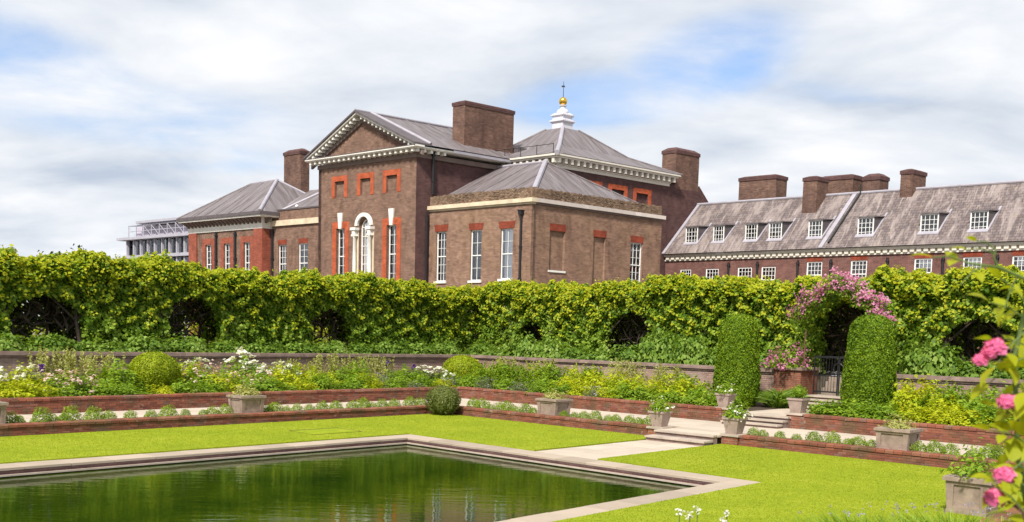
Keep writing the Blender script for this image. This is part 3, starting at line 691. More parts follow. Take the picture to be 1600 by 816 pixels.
for z in (6.2, 6.85, 7.5, 8.1, 8.7, 9.35, 9.95): slabbox(fw, 'a', AT, ARC-ARR+.09, ARC+ARR-.09, z-.016, z+.016, .26, .31)
for k in range(1, 4): slabbox(fw, 'a', AT, ARC-ARR+2*ARR*k/4-.013, ARC-ARR+2*ARR*k/4+.013, 6.2, ARZ+.35, .265, .305)
for k in range(12):
    t0, t1 = math.pi*k/12, math.pi*(k+1)/12; fw.tube(P(ARC+(ARR-.04)*math.cos(t0), ARZ+(ARR-.04)*math.sin(t0), .28), P(ARC+(ARR-.04)*math.cos(t1), ARZ+(ARR-.04)*math.sin(t1), .28), .045, n=6)
aw = fw.build('arched_window', 'paint_white', tw)
pn = MB(); pn.poly(*[P(ARC+(ARR-.03)*math.cos(math.pi*k/14), ARZ+(ARR-.03)*math.sin(math.pi*k/14), .29) for k in range(15)], P(ARC-ARR+.03, 6.2, .29), P(ARC+ARR-.03, 6.2, .29)); pn.build('pane', 'glass', aw)
slabbox(MB(), 'a', AT, ARC-ARR+.02, ARC+ARR-.02, 6.2, ARZ+ARR-.02, .46, .48).build('room_shade_sheet', 'room_shade', aw)  # dark sheet stands in for the shade of the room
slabbox(MB(), 'a', AT, ARC-ARR+.05, ARC-.1, 6.2, 7.6, .4, .42).build('curtain', 'grey_curtain', aw)
# entablature and pediment
OV = .62; EB0, EB1 = BT0-.5, BT1+.5; ea = AT-OV
en = MB(); en.box(B, AT-.06, 9, BT0-.06, BT1+.06, 14.1, 14.38); en.build('frieze', 'stone_dull', tw)
cn = MB(); cn.box(B, ea, 9.2, EB0, EB1, 14.58, 14.64); cn.box(B, ea-.07, 9.2, EB0-.07, EB1+.07, 14.64, 14.72); cn.build('cornice', 'stone_white', tw)
o = blocks('a', AT, EB0+.05, EB1-.05, .5, .17, 14.38, 14.57, -OV+.08, -.06).build('modillions', 'stone_white', tw); o['kind'] = 'stuff'
o = blocks('b', BT0, AT-.5, 1.0, .5, .17, 14.38, 14.57, -.45, -.06).build('modillions', 'stone_white', tw); o['kind'] = 'stuff'
MB().box(B, ea-.09, ea+.6, EB0-.09, EB1+.09, 14.722, 14.76).build('lead_flashing', 'lead_cornice', tw)
APB, APZ = (BT0+BT1)/2+.2, 17.42
ty = MB(); ty.poly(B(AT, EB0+.3, 14.74), B(AT, APB, APZ-.45), B(AT, EB1-.3, 14.74)); ty.build('tympanum', 'brick_tower', tw)
def rake(b_lo, mt, d0, d1, o0, o1):
    """a raking band from the eave at b_lo to the apex: depth d0..d1 along a, offset o0..o1 below the roof line"""
    mb = MB(); q = []
    for o_ in (o0, o1):
        q.append((B(d0, b_lo, 14.80+o_), B(d1, b_lo, 14.80+o_), B(d1, APB, APZ+o_), B(d0, APB, APZ+o_)))
    mb.hexa([*q[0], *q[1]]); return mb
for be in (EB0-.15, EB1+.15):
    rake(be, None, ea-.12, ea+1.2, -.02, .10).build('raking_cornice', 'lead_cornice', tw)
    rake(be, None, ea-.02, AT+.05, -.14, -.025).build('raking_fillet', 'stone_white', tw)
    inn = 1 if be < APB else -1
    rake(be+.0, None, AT-.14, AT+.02, -.62, -.36).build('raking_frieze', 'stone_dull', tw)
    md = MB(); nn = 15
    for k in range(1, nn):
        f = k/nn; bb = be+(APB-be)*f; zz = 14.80+(APZ-14.80)*f; md.box(B, ea+.08, AT, bb-.08, bb+.08, zz-.34, zz-.15)
    o = md.build('raking_modillions', 'stone_white', tw); o['kind'] = 'stuff'
rf = MB()
rf.poly(B(ea+1.0, EB0-.15, 14.82), B(9.2, EB0-.15, 14.82), B(9.2, APB, APZ+.04), B(ea+1.0, APB, APZ+.04)); rf.poly(B(ea+1.0, APB, APZ+.04), B(9.2, APB, APZ+.04), B(9.2, EB1+.15, 14.82), B(ea+1.0, EB1+.15, 14.82))
rf.poly(B(9.2, EB0-.15, 14.82), B(9.2, EB1+.15, 14.82), B(9.2, APB, APZ+.04))
roof = rf.build('roof', 'lead_roof', tw)
rl = MB(); rl.tube(B(ea-.1, APB, APZ+.1), B(9.2, APB, APZ+.1), .09)
rl.tube(B(ea+1.15, EB0-.15, 14.92), B(ea+1.15, APB, APZ+.12), .11); rl.build('ridge_roll', 'lead_pale', roof)
for a_ in (2.2, 4.0, 5.8, 7.4): MB().tube(B(a_, EB0, 14.88), B(a_, APB, APZ+.06), .04).build('lead_roll', 'lead_roof', roof)
MB().box(B, 1.3, 8.6, BT0-.62, BT0-.5, 14.60, 14.78).build('gutter', 'lead_pale', tw)
chimney(roof, 3.5, 7.75, 9.5, 10.6, 14.0, 18.5, .06)
MB().box(B, 7.9, 8.75, 9.2, 10.4, 14.4, 16.0).build('roof_hatch', 'lead_cornice', roof)
MB().box(B, 9.0, 9.5, 8.7, 10.2, 14.2, 15.55).build('vent_box', 'lead_pale', roof)
downpipe(tw, 'b', BT0, .12, 11.9, 14.3, True, .08); downpipe(tw, 'b', BT0, -.3, ZG, 10.7, False, .07)
# ------------------------------------------------------------------ low tan block in front
lb = thing('low_brick_block', 'low tan brick block with rough parapet, white string course and hipped lead roof', 'building', B(5.5, 4, ZG))
LW = [(7.02, 7.92, 6.3, 9.46, 3, 6, 0), (3.98, 4.92, 6.3, 9.42, 2, 4, .93), (1.42, 2.42, 6.36, 9.4, 2, 4, .97)]
m_ = MB(); wall_face(m_, 'a', 0, .0, BT0, ZG, 10.75, [(s0, s1, z0, z1, .45) for s0, s1, z0, z1, *_ in LW]); m_.build('front_wall', 'brick_tan', lb)
for s0, s1, z0, z1, nx, ny, bl in LW:
    sash(lb, 'a', 0, s0, s1, z0, z1, nx, ny, bl, .1); lintel(lb, 'a', 0, s0-.08, s1+.08, z1, z1+.42)
RW = [(1.48, 2.72, 6.95, 9.32, .14), (5.15, 6.2, 6.3, 9.25, .14), (8.5, 9.6, 6.3, 9.17, .45)]
m_ = MB(); wall_face(m_, 'b', 0, .0, 11.35, ZG, 10.75, RW); m_.box(B, 11.1, 11.35, .01, 4.5, ZG, 10.75); m_.build('side_wall', 'brick_tan', lb)
for s0, s1, z0, z1, dp in RW: lintel(lb, 'b', 0, s0-.02, s1+.02, z1, z1+.42, .03)
slabbox(MB(), 'b', 0, 1.4, 2.8, 6.83, 6.95, -.06, .1).build('sill', 'stone_white', lb)
sash(lb, 'b', 0, 8.5, 9.6, 6.3, 9.17, 3, 6, 0, .1)
MB().box(B, -.2, .3, -.2, BT0, 10.86, 11.1).build('string_course', 'stone_cream', lb); MB().box(B, -.08, .25, -.08, BT0, 10.75, 10.86).build('string_moulding', 'stone_cream', lb)
MB().box(B, .3, 11.4, -.08, .25, 10.75, 10.86).build('string_moulding', 'stone_dull', lb)
x = .3
while x < 11.5:
    L = random.choice((.55, .8, 1.2, 1.6)); x1 = min(11.5, x+L); o = MB().box(B, x+.006, x1-.006, -.2+random.uniform(-.01, .01), .3, 10.87, 11.1); o.build('band_stone', 'band_stone', lb); x = x1
def parapet(axis, s0, s1):
    """rough eroded top edge"""
    mb = MB(); n_ = int((s1-s0)/.16); hs = [11.72+random.uniform(-.045, .045) for _ in range(n_+1)]
    for k in range(n_):
        q0, q1 = s0+(s1-s0)*k/n_, s0+(s1-s0)*(k+1)/n_; dd = random.uniform(-.02, .02)
        if axis == 'a': mb.box(B, .0+dd, .34, q0, q1, 11.1, hs[k])
        else: mb.box(B, q0, q1, .0+dd, .34, 11.1, hs[k])
    o = mb.build('parapet', 'rubble', lb); return o
parapet('a', .34, BT0); parapet('b', .0, 11.3)
rub = MB()                                              # projecting weathered bricks on the parapet face
for k in range(900):
    z = random.uniform(11.13, 11.66); L = random.uniform(.1, .24); h = random.uniform(.04, .085); pr = random.uniform(.012, .035)
    if k % 2: s = random.uniform(0.1, BT0-.3); rub.box(B, -.0-pr, .05, s, s+L, z, z+h)
    else: s = random.uniform(0, 11.0); rub.box(B, s, s+L, -pr, .05, z, z+h)
o = rub.build('loose_brickwork', 'rubble', lb); o['kind'] = 'stuff'
HA, HB, HZ = 5.55, 4.45, 14.25
rf = MB(); e0 = .3; ze = 11.35
rf.poly(B(e0, BT0+.1, ze), B(e0, e0, ze), B(HA, HB, HZ), B(HA, BT0+.1, HZ)); rf.poly(B(e0, e0, ze), B(11.2, e0, ze), B(HA, HB, HZ)); rf.poly(B(11.2, e0, ze), B(11.2, BT0+.1, ze), B(HA, BT0+.1, HZ), B(HA, HB, HZ))
lroof = rf.build('roof', 'lead_roof', lb)
hp = MB(); hp.tube(B(e0, e0, ze+.02), B(HA, HB, HZ+.05), .17); hp.build('hip_roll', 'lead_pale', lroof)
hp = MB(); hp.tube(B(11.2, e0, ze+.02), B(HA, HB, HZ+.03), .07); hp.build('hip_roll', 'lead_roof', lroof)
hp = MB(); hp.tube(B(HA, HB, HZ+.04), B(HA, BT0, HZ+.04), .09); hp.build('ridge_roll', 'lead_pale', lroof)
for s in (1.6, 3.0, 5.6, 7.2):
    q = min(1, (s-e0)/(HB-e0)); MB().tube(B(e0, s, ze+.02), B(e0+(HA-e0)*q, s, ze+(HZ-ze)*q+.02), .035).build('lead_roll', 'lead_roof', lroof)
for s in (2.0, 3.6, 5.2, 7.0, 8.8):
    q = min((s-e0)/(HA-e0), (11.2-s)/(11.2-HA)); MB().tube(B(s, e0, ze+.02), B(s, e0+(HB-e0)*q, ze+(HZ-ze)*q+.02), .03).build('lead_roll', 'lead_roof', lroof)
downpipe(lb, 'a', 0, .72, ZG, 10.15, True, .075)
downpipe(lb, 'b', 0, .12, ZG, 10.7, False, .02)
# ------------------------------------------------------------------ cupola pavilion behind
RB, RA0, RA1, RB1 = 4.5, 6.55, 17.5, 14.0
cp_ = thing('cupola_pavilion', 'dark brick pavilion with toothed white cornice, pyramid roof and cupola', 'building', B(12, 9, ZG))
RWN = [(9.28, 10.5), (11.75, 12.98), (14.22, 15.42)]
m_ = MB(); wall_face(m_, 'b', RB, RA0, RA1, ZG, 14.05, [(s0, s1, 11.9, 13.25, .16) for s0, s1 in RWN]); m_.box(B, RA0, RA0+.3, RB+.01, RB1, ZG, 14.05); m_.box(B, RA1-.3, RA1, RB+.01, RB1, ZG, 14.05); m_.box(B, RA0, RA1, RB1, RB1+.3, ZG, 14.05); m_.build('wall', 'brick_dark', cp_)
for s0, s1 in RWN: surround(cp_, 'b', RB, s0-.32, s1+.32, s0, s1, 11.9, 13.25, 13.58)
m_ = MB(); y0, y1 = RB+.06, RB+1.2                       # end wall with sloping shoulder
pr = [(RA1, ZG), (23.2, ZG), (23.2, 12.5), (22.3, 13.25), (21.0, 14.45), (18.2, 14.25), (RA1, 14.3)]
m_.poly(*[B(a, y0, z) for a, z in pr]); m_.poly(*[B(a, y1, z) for a, z in pr[::-1]])
for k in range(len(pr)): (a0, z0), (a1, z1) = pr[k], pr[(k+1) % len(pr)]; m_.poly(B(a0, y0, z0), B(a0, y1, z0), B(a1, y1, z1), B(a1, y0, z1))
m_.build('end_wall', 'brick_dark', cp_)
chimney(cp_, 18.3, 20.85, RB+.05, RB+1.25, 14.0, 16.85, .05, rounded=True)
e = .5; cz = 14.05
cn = MB(); cn.box(B, RA0-.06, RA1+.06, RB-.06, RB1, cz, cz+.2); cn.box(B, RA0-e+.02, RA1+e-.02, RB-e+.02, RB1, cz+.58, cz+.7); cn.box(B, RA0-e-.1, RA1+e+.1, RB-e-.1, RB1, cz+.7, cz+.82); cn.box(B, RA0-.12, RA1+.12, RB-.12, RB1, cz+.2, cz+.27)
cn.build('cornice', 'paint_cream', cp_)
MB().box(B, RA0-.1, RA1+.1, RB-.1, RB1-.1, cz+.27, cz+.58).build('cornice_back', 'brick_chimney', cp_)
o = blocks('b', RB, RA0-e+.1, RA1+e-.1, .56, .2, cz+.27, cz+.57, -e+.06, -.1).build('modillions', 'paint_cream', cp_); o['kind'] = 'stuff'
o = blocks('a', RA0, RB-e+.1, RB1, .56, .2, cz+.27, cz+.57, -e+.06, -.1).build('modillions', 'paint_cream', cp_); o['kind'] = 'stuff'
CA, CB_ = 12.02, 9.25; q0 = e+.12; zr = cz+.84
rf = MB(); cs = [B(RA0-q0, RB-q0, zr), B(RA1+q0, RB-q0, zr), B(RA1+q0, RB1, zr), B(RA0-q0, RB1, zr)]
md = [B(CA+(x-CA)*.55, CB_+(y-CB_)*.55, zr+1.05) for x, y in ((RA0-q0, RB-q0), (RA1+q0, RB-q0), (RA1+q0, RB1), (RA0-q0, RB1))]
tp_ = [B(CA+x*.75, CB_+y*.75, 17.75) for x, y in ((-1, -1), (1, -1), (1, 1), (-1, 1))]
for k in range(4): rf.poly(cs[k], cs[(k+1) % 4], md[(k+1) % 4], md[k]); rf.poly(md[k], md[(k+1) % 4], tp_[(k+1) % 4], tp_[k])
rf.poly(*tp_); croof = rf.build('roof', 'lead_roof', cp_)
for k in range(4):
    h_ = MB(); h_.tube(cs[k], md[k], .17 if k == 0 else .08); h_.tube(md[k], tp_[k], .15 if k == 0 else .08); h_.build('hip_roll', 'lead_pale' if k == 0 else 'lead_roof', croof)
cpl = MB(); F = lambda x, y, z: B(CA+x, CB_+y, z)
cpl.box(F, -.48, .48, -.48, .48, 17.4, 18.3); cpl.box(F, -.56, .56, -.56, .56, 17.4, 17.72)
cpl.frustum(F, (-.48, .48, -.48, .48), (-.6, .6, -.6, .6), 18.16, 18.30); cpl.box(F, -.61, .61, -.61, .61, 18.30, 18.40); cpl.frustum(F, (-.56, .56, -.56, .56), (-.46, .46, -.46, .46), 18.40, 18.48)
cpl.box(F, -.46, .46, -.46, .46, 18.48, 18.62); cpl.frustum(F, (-.46, .46, -.46, .46), (-.56, .56, -.56, .56), 18.62, 18.72); cpl.box(F, -.57, .57, -.57, .57, 18.72, 18.80)
cpl.frustum(F, (-.53, .53, -.53, .53), (-.38, .38, -.38, .38), 18.80, 18.92); cu_ = cpl.build('cupola', 'lead_white', croof)
x, y, _ = B(CA, CB_, 0)
cap = MB().lathe((x, y, -.95), [(.44, 19.85), (.44, 19.95), (.40, 20.05), (.3, 20.14), (.19, 20.18), (.18, 20.35), (.27, 20.38), (.27, 20.43), (.14, 20.46), (.1, 20.5)], 16); cap.build('cupola_neck', 'lead_white', cu_)
MB().lathe((x, y, 19.76), [(.30*math.sin(math.pi*k/12)+.002, -.30*math.cos(math.pi*k/12)) for k in range(13)], 20).build('golden_ball', 'gold', cu_, True)
F2 = lambda a, b, z: (x+a, y+b, z)
vn = MB(); vn.tube((x, y, 20.0), (x, y, 21.15), .025, .015, 6); vn.box(F2, -.02, .02, -.05, .05, 20.05, 20.5); vn.box(F2, -.14, .1, -.012, .012, 20.75, 20.86); vn.build('weather_vane', 'iron', cu_)
rl = MB()
for k in range(5): rl.tube(B(RA0-.5, RB-.2+k*1.4, 14.9), B(RA0-.5, RB-.2+k*1.4, 15.55), .025, n=6)
rl.tube(B(RA0-.5, RB-.2, 15.5), B(RA0-.5, RB+5.4, 15.5), .02, n=6); rl.build('roof_railing', 'iron', croof)
# ------------------------------------------------------------------ left pavilion and its link wall
lp = thing('bracketed_pavilion', 'brick pavilion with orange corner pilasters, bracketed white frieze and hipped roof', 'building', B(2, 30, ZG))
PA, P0_, P1_ = -.72, 25.35, 35.05
PW = [(31.97, 32.85), (29.46, 30.31), (26.88, 27.7)]
m_ = MB(); wall_face(m_, 'a', PA, P0_, P1_, ZG, 10.45, [(s0, s1, 6.4, 9.5, .4) for s0, s1 in PW]); m_.build('front_wall', 'brick_tower', lp)
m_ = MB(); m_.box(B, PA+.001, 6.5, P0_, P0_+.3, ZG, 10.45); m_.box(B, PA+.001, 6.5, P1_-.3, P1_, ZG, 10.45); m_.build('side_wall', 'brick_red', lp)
for s0, s1 in PW:
    surround(lp, 'a', PA, s0-.4, s1+.4, s0, s1, 5.8, 9.5, 9.95, -.03, 'brick_salmon'); sash(lp, 'a', PA, s0, s1, 6.4, 9.5, 2, 6, .85 if s0 > 27 else .75, .12, sill=False)
for s0, s1 in ((33.95, 35.05), (25.35, 26.32)): slabbox(MB(), 'a', PA, s0, s1, ZG, 10.45, -.12, .02).build('pilaster', 'brick_salmon', lp)
MB().box(B, PA-.1, .1, P0_-.1, P0_+.0, ZG, 10.45).build('corner_pilaster', 'brick_salmon', lp)
for s in (31.25, 28.7): downpipe(lp, 'a', PA, s, ZG, 10.35, False, .1)
MB().box(B, PA-.1, 6.6, P0_-.1, P1_+.1, 10.45, 11.25).build('frieze', 'stone_white', lp)
bk = MB()
for k in range(20):
    s = P0_+.1+(P1_-P0_-.2)*k/19; h0 = 10.84
    bk.hexa([B(PA-.12, s-.1, h0), B(PA-.1, s-.1, h0), B(PA-.1, s+.1, h0), B(PA-.12, s+.1, h0), B(PA-.75, s-.1, 11.25), B(PA-.1, s-.1, 11.25), B(PA-.1, s+.1, 11.25), B(PA-.75, s+.1, 11.25)])
for k in range(3):
    a_ = PA+.2+k*.9; bk.hexa([B(a_-.1, P0_-.12, h0), B(a_+.1, P0_-.12, h0), B(a_+.1, P0_-.1, h0), B(a_-.1, P0_-.1, h0), B(a_-.1, P0_-.75, 11.25), B(a_+.1, P0_-.75, 11.25), B(a_+.1, P0_-.1, 11.25), B(a_-.1, P0_-.1, 11.25)])
o = bk.build('brackets', 'stone_dull', lp); o['kind'] = 'stuff'
ev = MB(); ev.box(B, PA-.8, 7.2, P0_-.95, P1_+.3, 11.25, 11.38); ev.build('eaves_fillet', 'stone_white', lp); MB().box(B, PA-.9, 7.3, P0_-1.05, P1_+.38, 11.385, 11.62).build('eaves_gutter', 'lead_cornice', lp)
rf = MB(); E_ = [B(PA-.8, P0_-.9, 11.63), B(7.1, P0_-.9, 11.63), B(7.1, P1_+.3, 11.63), B(PA-.8, P1_+.3, 11.63)]; K0, K1 = B(2.5, 28.4, 14.6), B(2.5, 31.8, 14.55)
rf.poly(E_[3], E_[0], K0, K1); rf.poly(E_[0], E_[1], K0); rf.poly(E_[1], E_[2], K1, K0); rf.poly(E_[2], E_[3], K1)
proof = rf.build('roof', 'lead_roof', lp)
MB().tube(E_[0], K0, .14).build('hip_roll', 'lead_pale', proof); MB().tube(E_[1], K0, .1).build('hip_roll', 'lead_pale', proof); MB().tube(K0, K1, .12).build('ridge_roll', 'lead_pale', proof); MB().tube(E_[3], K1, .07).build('hip_roll', 'lead_roof', proof)
for s in (26.9, 28.4, 30.0, 31.6, 33.0):
    q = min(1, (s-P0_+.9)/(28.4-P0_+.9), (P1_+.3-s)/(P1_+.3-31.8)); MB().tube(B(PA-.8, s, 11.65), B(PA-.8+4.02*q, s, 11.65+2.93*q), .04).build('lead_roll', 'lead_roof', proof)
chimney(proof, 4.0, 4.75, 27.6, 29.75, 12.0, 17.05, .06, rounded=True)
m_ = MB(); LWN = [(23.5, 24.5), (21.0, 22.05)]
wall_face(m_, 'a', 0, BT1, P0_, ZG, 11.75, [(s0, s1, 6.4, 9.25, .4) for s0, s1 in LWN]); m_.build('link_wall', 'brick_tower', lp)
sash(lp, 'a', 0, 23.5, 24.5, 6.4, 9.25, 3, 6, 0, .1, sill=False); sash(lp, 'a', 0, 21.0, 22.05, 6.4, 9.25, 2, 6, .7, .06, sill=False)
for s0, s1 in LWN: lintel(lp, 'a', 0, s0, s1, 9.25, 9.6, .03)
MB().box(B, -.16, .1, BT1, P0_, 10.62, 11.02).build('string_course', 'stone_cream', lp)
MB().box(B, -.06, .3, BT1, P0_, 11.75, 11.85).build('parapet_coping', 'lead_cornice', lp)
rf = MB(); rf.poly(B(.3, P0_+.5, 11.7), B(.3, BT1, 11.7), B(3.6, BT1, 13.75), B(3.6, P0_+.5, 13.75)); rf.poly(B(3.6, BT1, 13.75), B(7, BT1, 11.7), B(7, P0_+.5, 11.7), B(3.6, P0_+.5, 13.75)); lr = rf.build('link_roof', 'lead_roof', lp)
MB().tube(B(.4, P0_-.5, 11.8), B(3.6, 23.2, 13.8), .1).build('valley_flashing', 'lead_pale', lr)
lampm = MB(); x, y, z = B(.2, 22.6, 11.98); lampm.lathe((x, y, z), [(.02, -.12), (.1, -.06), (.14, 0), (.1, .1), (.02, .14)], 10); lampm.build('white_roof_lamp', 'paint_white', lp, True)
downpipe(lp, 'a', 0, P0_-.25, ZG, 10.4, False, .1)
# ------------------------------------------------------------------ long wing with dormers on the right
wg = thing('long_dormer_wing', 'long red brick wing with slate roof, dormer windows and toothed white cornice', 'building', B(20, -8, ZG))
WA, WB0, WB1, WRA, WRZ, WEZ = 17.53, -30.0, 4.5, 20.8, 13.05, 9.16
WWN = [(2.31, 3.21, 8.05), (.08, 1.11, 8.05), (-2.49, -1.41, 8.08), (-4.25, -3.21, 8.08), (-7.55, -6.48, 8.34), (-10.55, -9.49, 8.34), (-14.61, -13.53, 8.35), (-17.5, -16.42, 8.35), (-20.2, -19.18, 8.35), (-23, -21.9, 8.35)]
m_ = MB(); wall_face(m_, 'a', WA, WB0, WB1, ZG, 8.72, [(s0, s1, zt-1.75, zt, .35) for s0, s1, zt in WWN]); m_.box(B, WA+6.5, WA+6.8, WB0, WB1, ZG, 8.72); m_.box(B, WA+.01, WA+6.5, WB0, WB0+.3, ZG, 8.72); m_.build('wall', 'brick_red', wg)
for s0, s1, zt in WWN: sash(wg, 'a', WA, s0, s1, zt-1.75, zt, 4, 6, .3 if s0 < -13 else 0, .03, .07, bar=.024)
for s0, s1, zt in WWN[4:]: lintel(wg, 'a', WA, s0, s1, zt+.0, zt+.32, .05)
for s in (-.75, -2.95, -5.9, -8.2, -11.9, -15.3, -18.4): downpipe(wg, 'a', WA, s, ZG, 8.45, False, .08)
cn = MB(); cn.box(B, WA-.1, WA+.3, WB0, WB1-.02, 8.66, 8.76); cn.box(B, WA-.23, WA+.3, WB0, WB1-.02, 8.96, 9.04); cn.box(B, WA-.29, WA+.3, WB0, WB1-.02, 9.04, 9.12); cn.build('cornice', 'paint_cream', wg)
MB().box(B, WA-.05, WA+.3, WB0, WB1-.02, 8.72, 8.98).build('cornice_back', 'stone_cream', wg)
o = blocks('a', WA, WB0, WB1-.1, .42, .26, 8.76, 8.955, -.2, -.05).build('modillions', 'paint_cream', wg); o['kind'] = 'stuff'
MB().box(B, WA-.40, WA-.30, WB0, WB1-.02, 9.125, 9.2).build('gutter', 'lead_cornice', wg)
rf = MB(); rf.poly(B(WA-.45, WB0, WEZ), B(WRA, WB0, WRZ), B(WRA, WB1+.06, WRZ), B(WA-.45, WB1+.06, WEZ)); rf.poly(B(WRA, WB0, WRZ), B(WA+7.2, WB0, WEZ), B(WA+7.2, WB1, WEZ), B(WRA, WB1, WRZ)); rf.poly(B(WA-.45, WB0, WEZ), B(WA+7.2, WB0, WEZ), B(WRA, WB0, WRZ))
rf.f[0] = rf.f[0][::-1]
wroof = rf.build('roof', 'slate', wg)
MB().tube(B(WRA, WB0, WRZ+.04), B(WRA, WB1, WRZ+.04), .1).build('ridge_roll', 'lead_pale', wroof)
def rz_(a): return WEZ+(a-WA+.45)*(WRZ-WEZ)/(WRA-WA+.45)
vf = MB(); vf.hexa([B(WA-.45, WB1-.25, WEZ+.03), B(WA-.45, WB1-.02, WEZ+.03), B(WRA, WB1-.02, WRZ+.03), B(WRA, WB1-.25, WRZ+.03), B(WA-.45, WB1-.25, WEZ+.09), B(WA-.45, WB1-.02, WEZ+.09), B(WRA, WB1-.02, WRZ+.09), B(WRA, WB1-.25, WRZ+.09)]); vf.build('verge_flashing', 'lead_pale', wroof)
DORM = [(2.17, 3.07), (.06, .83), (-2.51, -1.68), (-4.32, -3.46), (-7.18, -6.31), (-10.61, -9.66), (-14.63, -13.63), (-17.5, -16.57), (-21.3, -20.2)]
for s0, s1 in DORM:
    da = WA+.32; z0, z1 = 9.8, 11.08; s0 -= .04; s1 += .04; dep = (z1+.08-rz_(da))/((WRZ-WEZ)/(WRA-WA+.45))
    ck = MB(); zb = rz_(da)-.15
    for s in (s0, s1-.05):
        pr = [(da, zb), (da, z1), (da+dep, z1), (da+dep, rz_(da+dep)-.15)]
        i = len(ck.v); pts0 = [B(a, s, z) for a, z in pr]; pts1 = [B(a, s+.05, z) for a, z in pr]
        ck.poly(*pts0); ck.poly(*pts1[::-1])
        for k in range(4): ck.poly(pts0[k], pts1[k], pts1[(k+1) % 4], pts0[(k+1) % 4])
    dm = ck.build('dormer', 'lead_cornice', wroof)
    tpm = MB(); tpm.hexa([B(da-.12, s0-.08, z1), B(da+dep+.15, s0-.08, z1+.1), B(da+dep+.15, s1+.08, z1+.1), B(da-.12, s1+.08, z1), B(da-.12, s0-.08, z1+.07), B(da+dep+.15, s0-.08, z1+.17), B(da+dep+.15, s1+.08, z1+.17), B(da-.12, s1+.08, z1+.07)])
    tpm.build('dormer_roof', 'lead_roof', dm)
    ap = MB(); sl_ = (WRZ-WEZ)/(WRA-WA+.45)
    for (p0, p1, wd, sm) in (((da-.1, zb), (da+dep+.3, None), .12, s0-.1),):
        ap.hexa([B(da-.15, sm-.0, rz_(da-.15)+.02), B(da-.15, sm+.12, rz_(da-.15)+.02), B(da+dep+.25, sm+.12, rz_(da+dep+.25)+.02), B(da+dep+.25, sm-.0, rz_(da+dep+.25)+.02), B(da-.15, sm-.0, rz_(da-.15)+.07), B(da-.15, sm+.12, rz_(da-.15)+.07), B(da+dep+.25, sm+.12, rz_(da+dep+.25)+.07), B(da+dep+.25, sm-.0, rz_(da+dep+.25)+.07)])
    ap.hexa([B(da-.16, s0-.1, rz_(da-.16)+.02), B(da+.02, s0-.1, rz_(da+.02)+.02), B(da+.02, s1+.1, rz_(da+.02)+.02), B(da-.16, s1+.1, rz_(da-.16)+.02), B(da-.16, s0-.1, rz_(da-.16)+.06), B(da+.02, s0-.1, rz_(da+.02)+.06), B(da+.02, s1+.1, rz_(da+.02)+.06), B(da-.16, s1+.1, rz_(da-.16)+.06)])
    ap.build('lead_apron', 'lead_pale', dm)
    # casement in the dormer front: frame, bars, pane, dark sheet for the unlit inside
    f_ = MB(); q = lambda m2, *a_: slabbox(m2, 'a', da, *a_)
    q(f_, s0, s0+.06, zb+.1, z1, -.03, .04); q(f_, s1-.06, s1, zb+.1, z1, -.03, .04); q(f_, s0+.08, s1-.08, z1-.07, z1, -.03, .04); q(f_, s0+.08, s1-.08, zb+.1, 9.86, -.03, .04)
    for k in range(1, 4): xx = s0+(s1-s0)*k/4; q(f_, xx-.013, xx+.013, 9.86, z1-.07, -.012, .03)
    for k in range(1, 4): zz = 9.86+(z1-.07-9.86)*k/4; q(f_, s0+.08, s1-.08, zz-.013, zz+.013, -.01, .028)
    f_.build('casement', 'paint_white', dm)
    q(MB(), s0+.08, s1-.08, 9.86, z1-.07, .012, .018).build('pane', 'glass', dm); q(MB(), s0+.051, s1-.051, zb+.1, z1-.01, .3, .32).build('room_shade_sheet', 'room_shade', dm)
chimney(wroof, 21.9, 23.2, -1.05, 1.9, 12.0, 15.0, .05); chimney(wroof, 21.9, 23.2, -6.75, -4.3, 12.0, 14.55, .05); chimney(wroof, 21.9, 23.0, -8.6, -7.45, 12.0, 14.35, .05, rounded=True)
chimney(wroof, 19.6, 20.9, -5.6, -4.6, 11.0, 14.25, .05); chimney(wroof, 20.3, 21.9, -11.65, -10.85, 12.0, 14.3, .05)
MB().tube(B(WA-.2, -8.0, rz_(WA-.2)+.12), B(WRA-.1, -8.0, rz_(WRA-.1)+.12), .07).build('roof_pipe', 'iron', wroof)
MB().tube(B(WRA-.1, -8.0, WRZ), B(WRA-.1, -8.0, WRZ+.6), .05).build('vent_pipe', 'iron', wroof)
pw = MB(); s_ = -7.75; pw.hexa([B(WA-.45, s_, WEZ+.03), B(WA-.45, s_+.28, WEZ+.03), B(WRA, s_+.28, WRZ+.03), B(WRA, s_, WRZ+.03), B(WA-.45, s_, WEZ+.1), B(WA-.45, s_+.28, WEZ+.1), B(WRA, s_+.28, WRZ+.1), B(WRA, s_, WRZ+.1)]); pw.build('party_flashing', 'lead_pale', wroof)
fl = MB(); sx0 = 19.6
for s0_, s1_, mt_ in ((-7.5, -5.7, None),):
    pass
# ------------------------------------------------------------------ grey glazed building, far left
gb = thing('grey_glazed_building', 'grey steel and glass building with curtains, left of the brick pavilions', 'building', B(8, 50, ZG))
GA, G0, G1 = 6.0, 46.0, 58.0
MB().box(B, GA-.5, GA+8, G0, G1+.9, 11.35, 11.6).build('roof_slab', 'grey_steel', gb); MB().box(B, GA-.3, GA+8, G0, G1+.2, 9.55, 9.85).build('floor_slab', 'grey_steel', gb)
MB().box(B, GA+1.6, GA+1.7, G0, G1-.2, ZG, 11.35).build('inner_wall', 'grey_curtain', gb); MB().box(B, GA+1.2, GA+7, G0, G1, ZG, ZG+1).build('base', 'grey_steel', gb)
MB().box(B, GA, GA+8, G1-.15, G1, ZG, 11.35).build('end_wall', 'grey_steel', gb)
for k in range(10): MB().box(B, GA-.1, GA+.1, G0+.15+k*1.28, G0+.33+k*1.28, ZG, 11.35).build('column', 'grey_steel', gb)
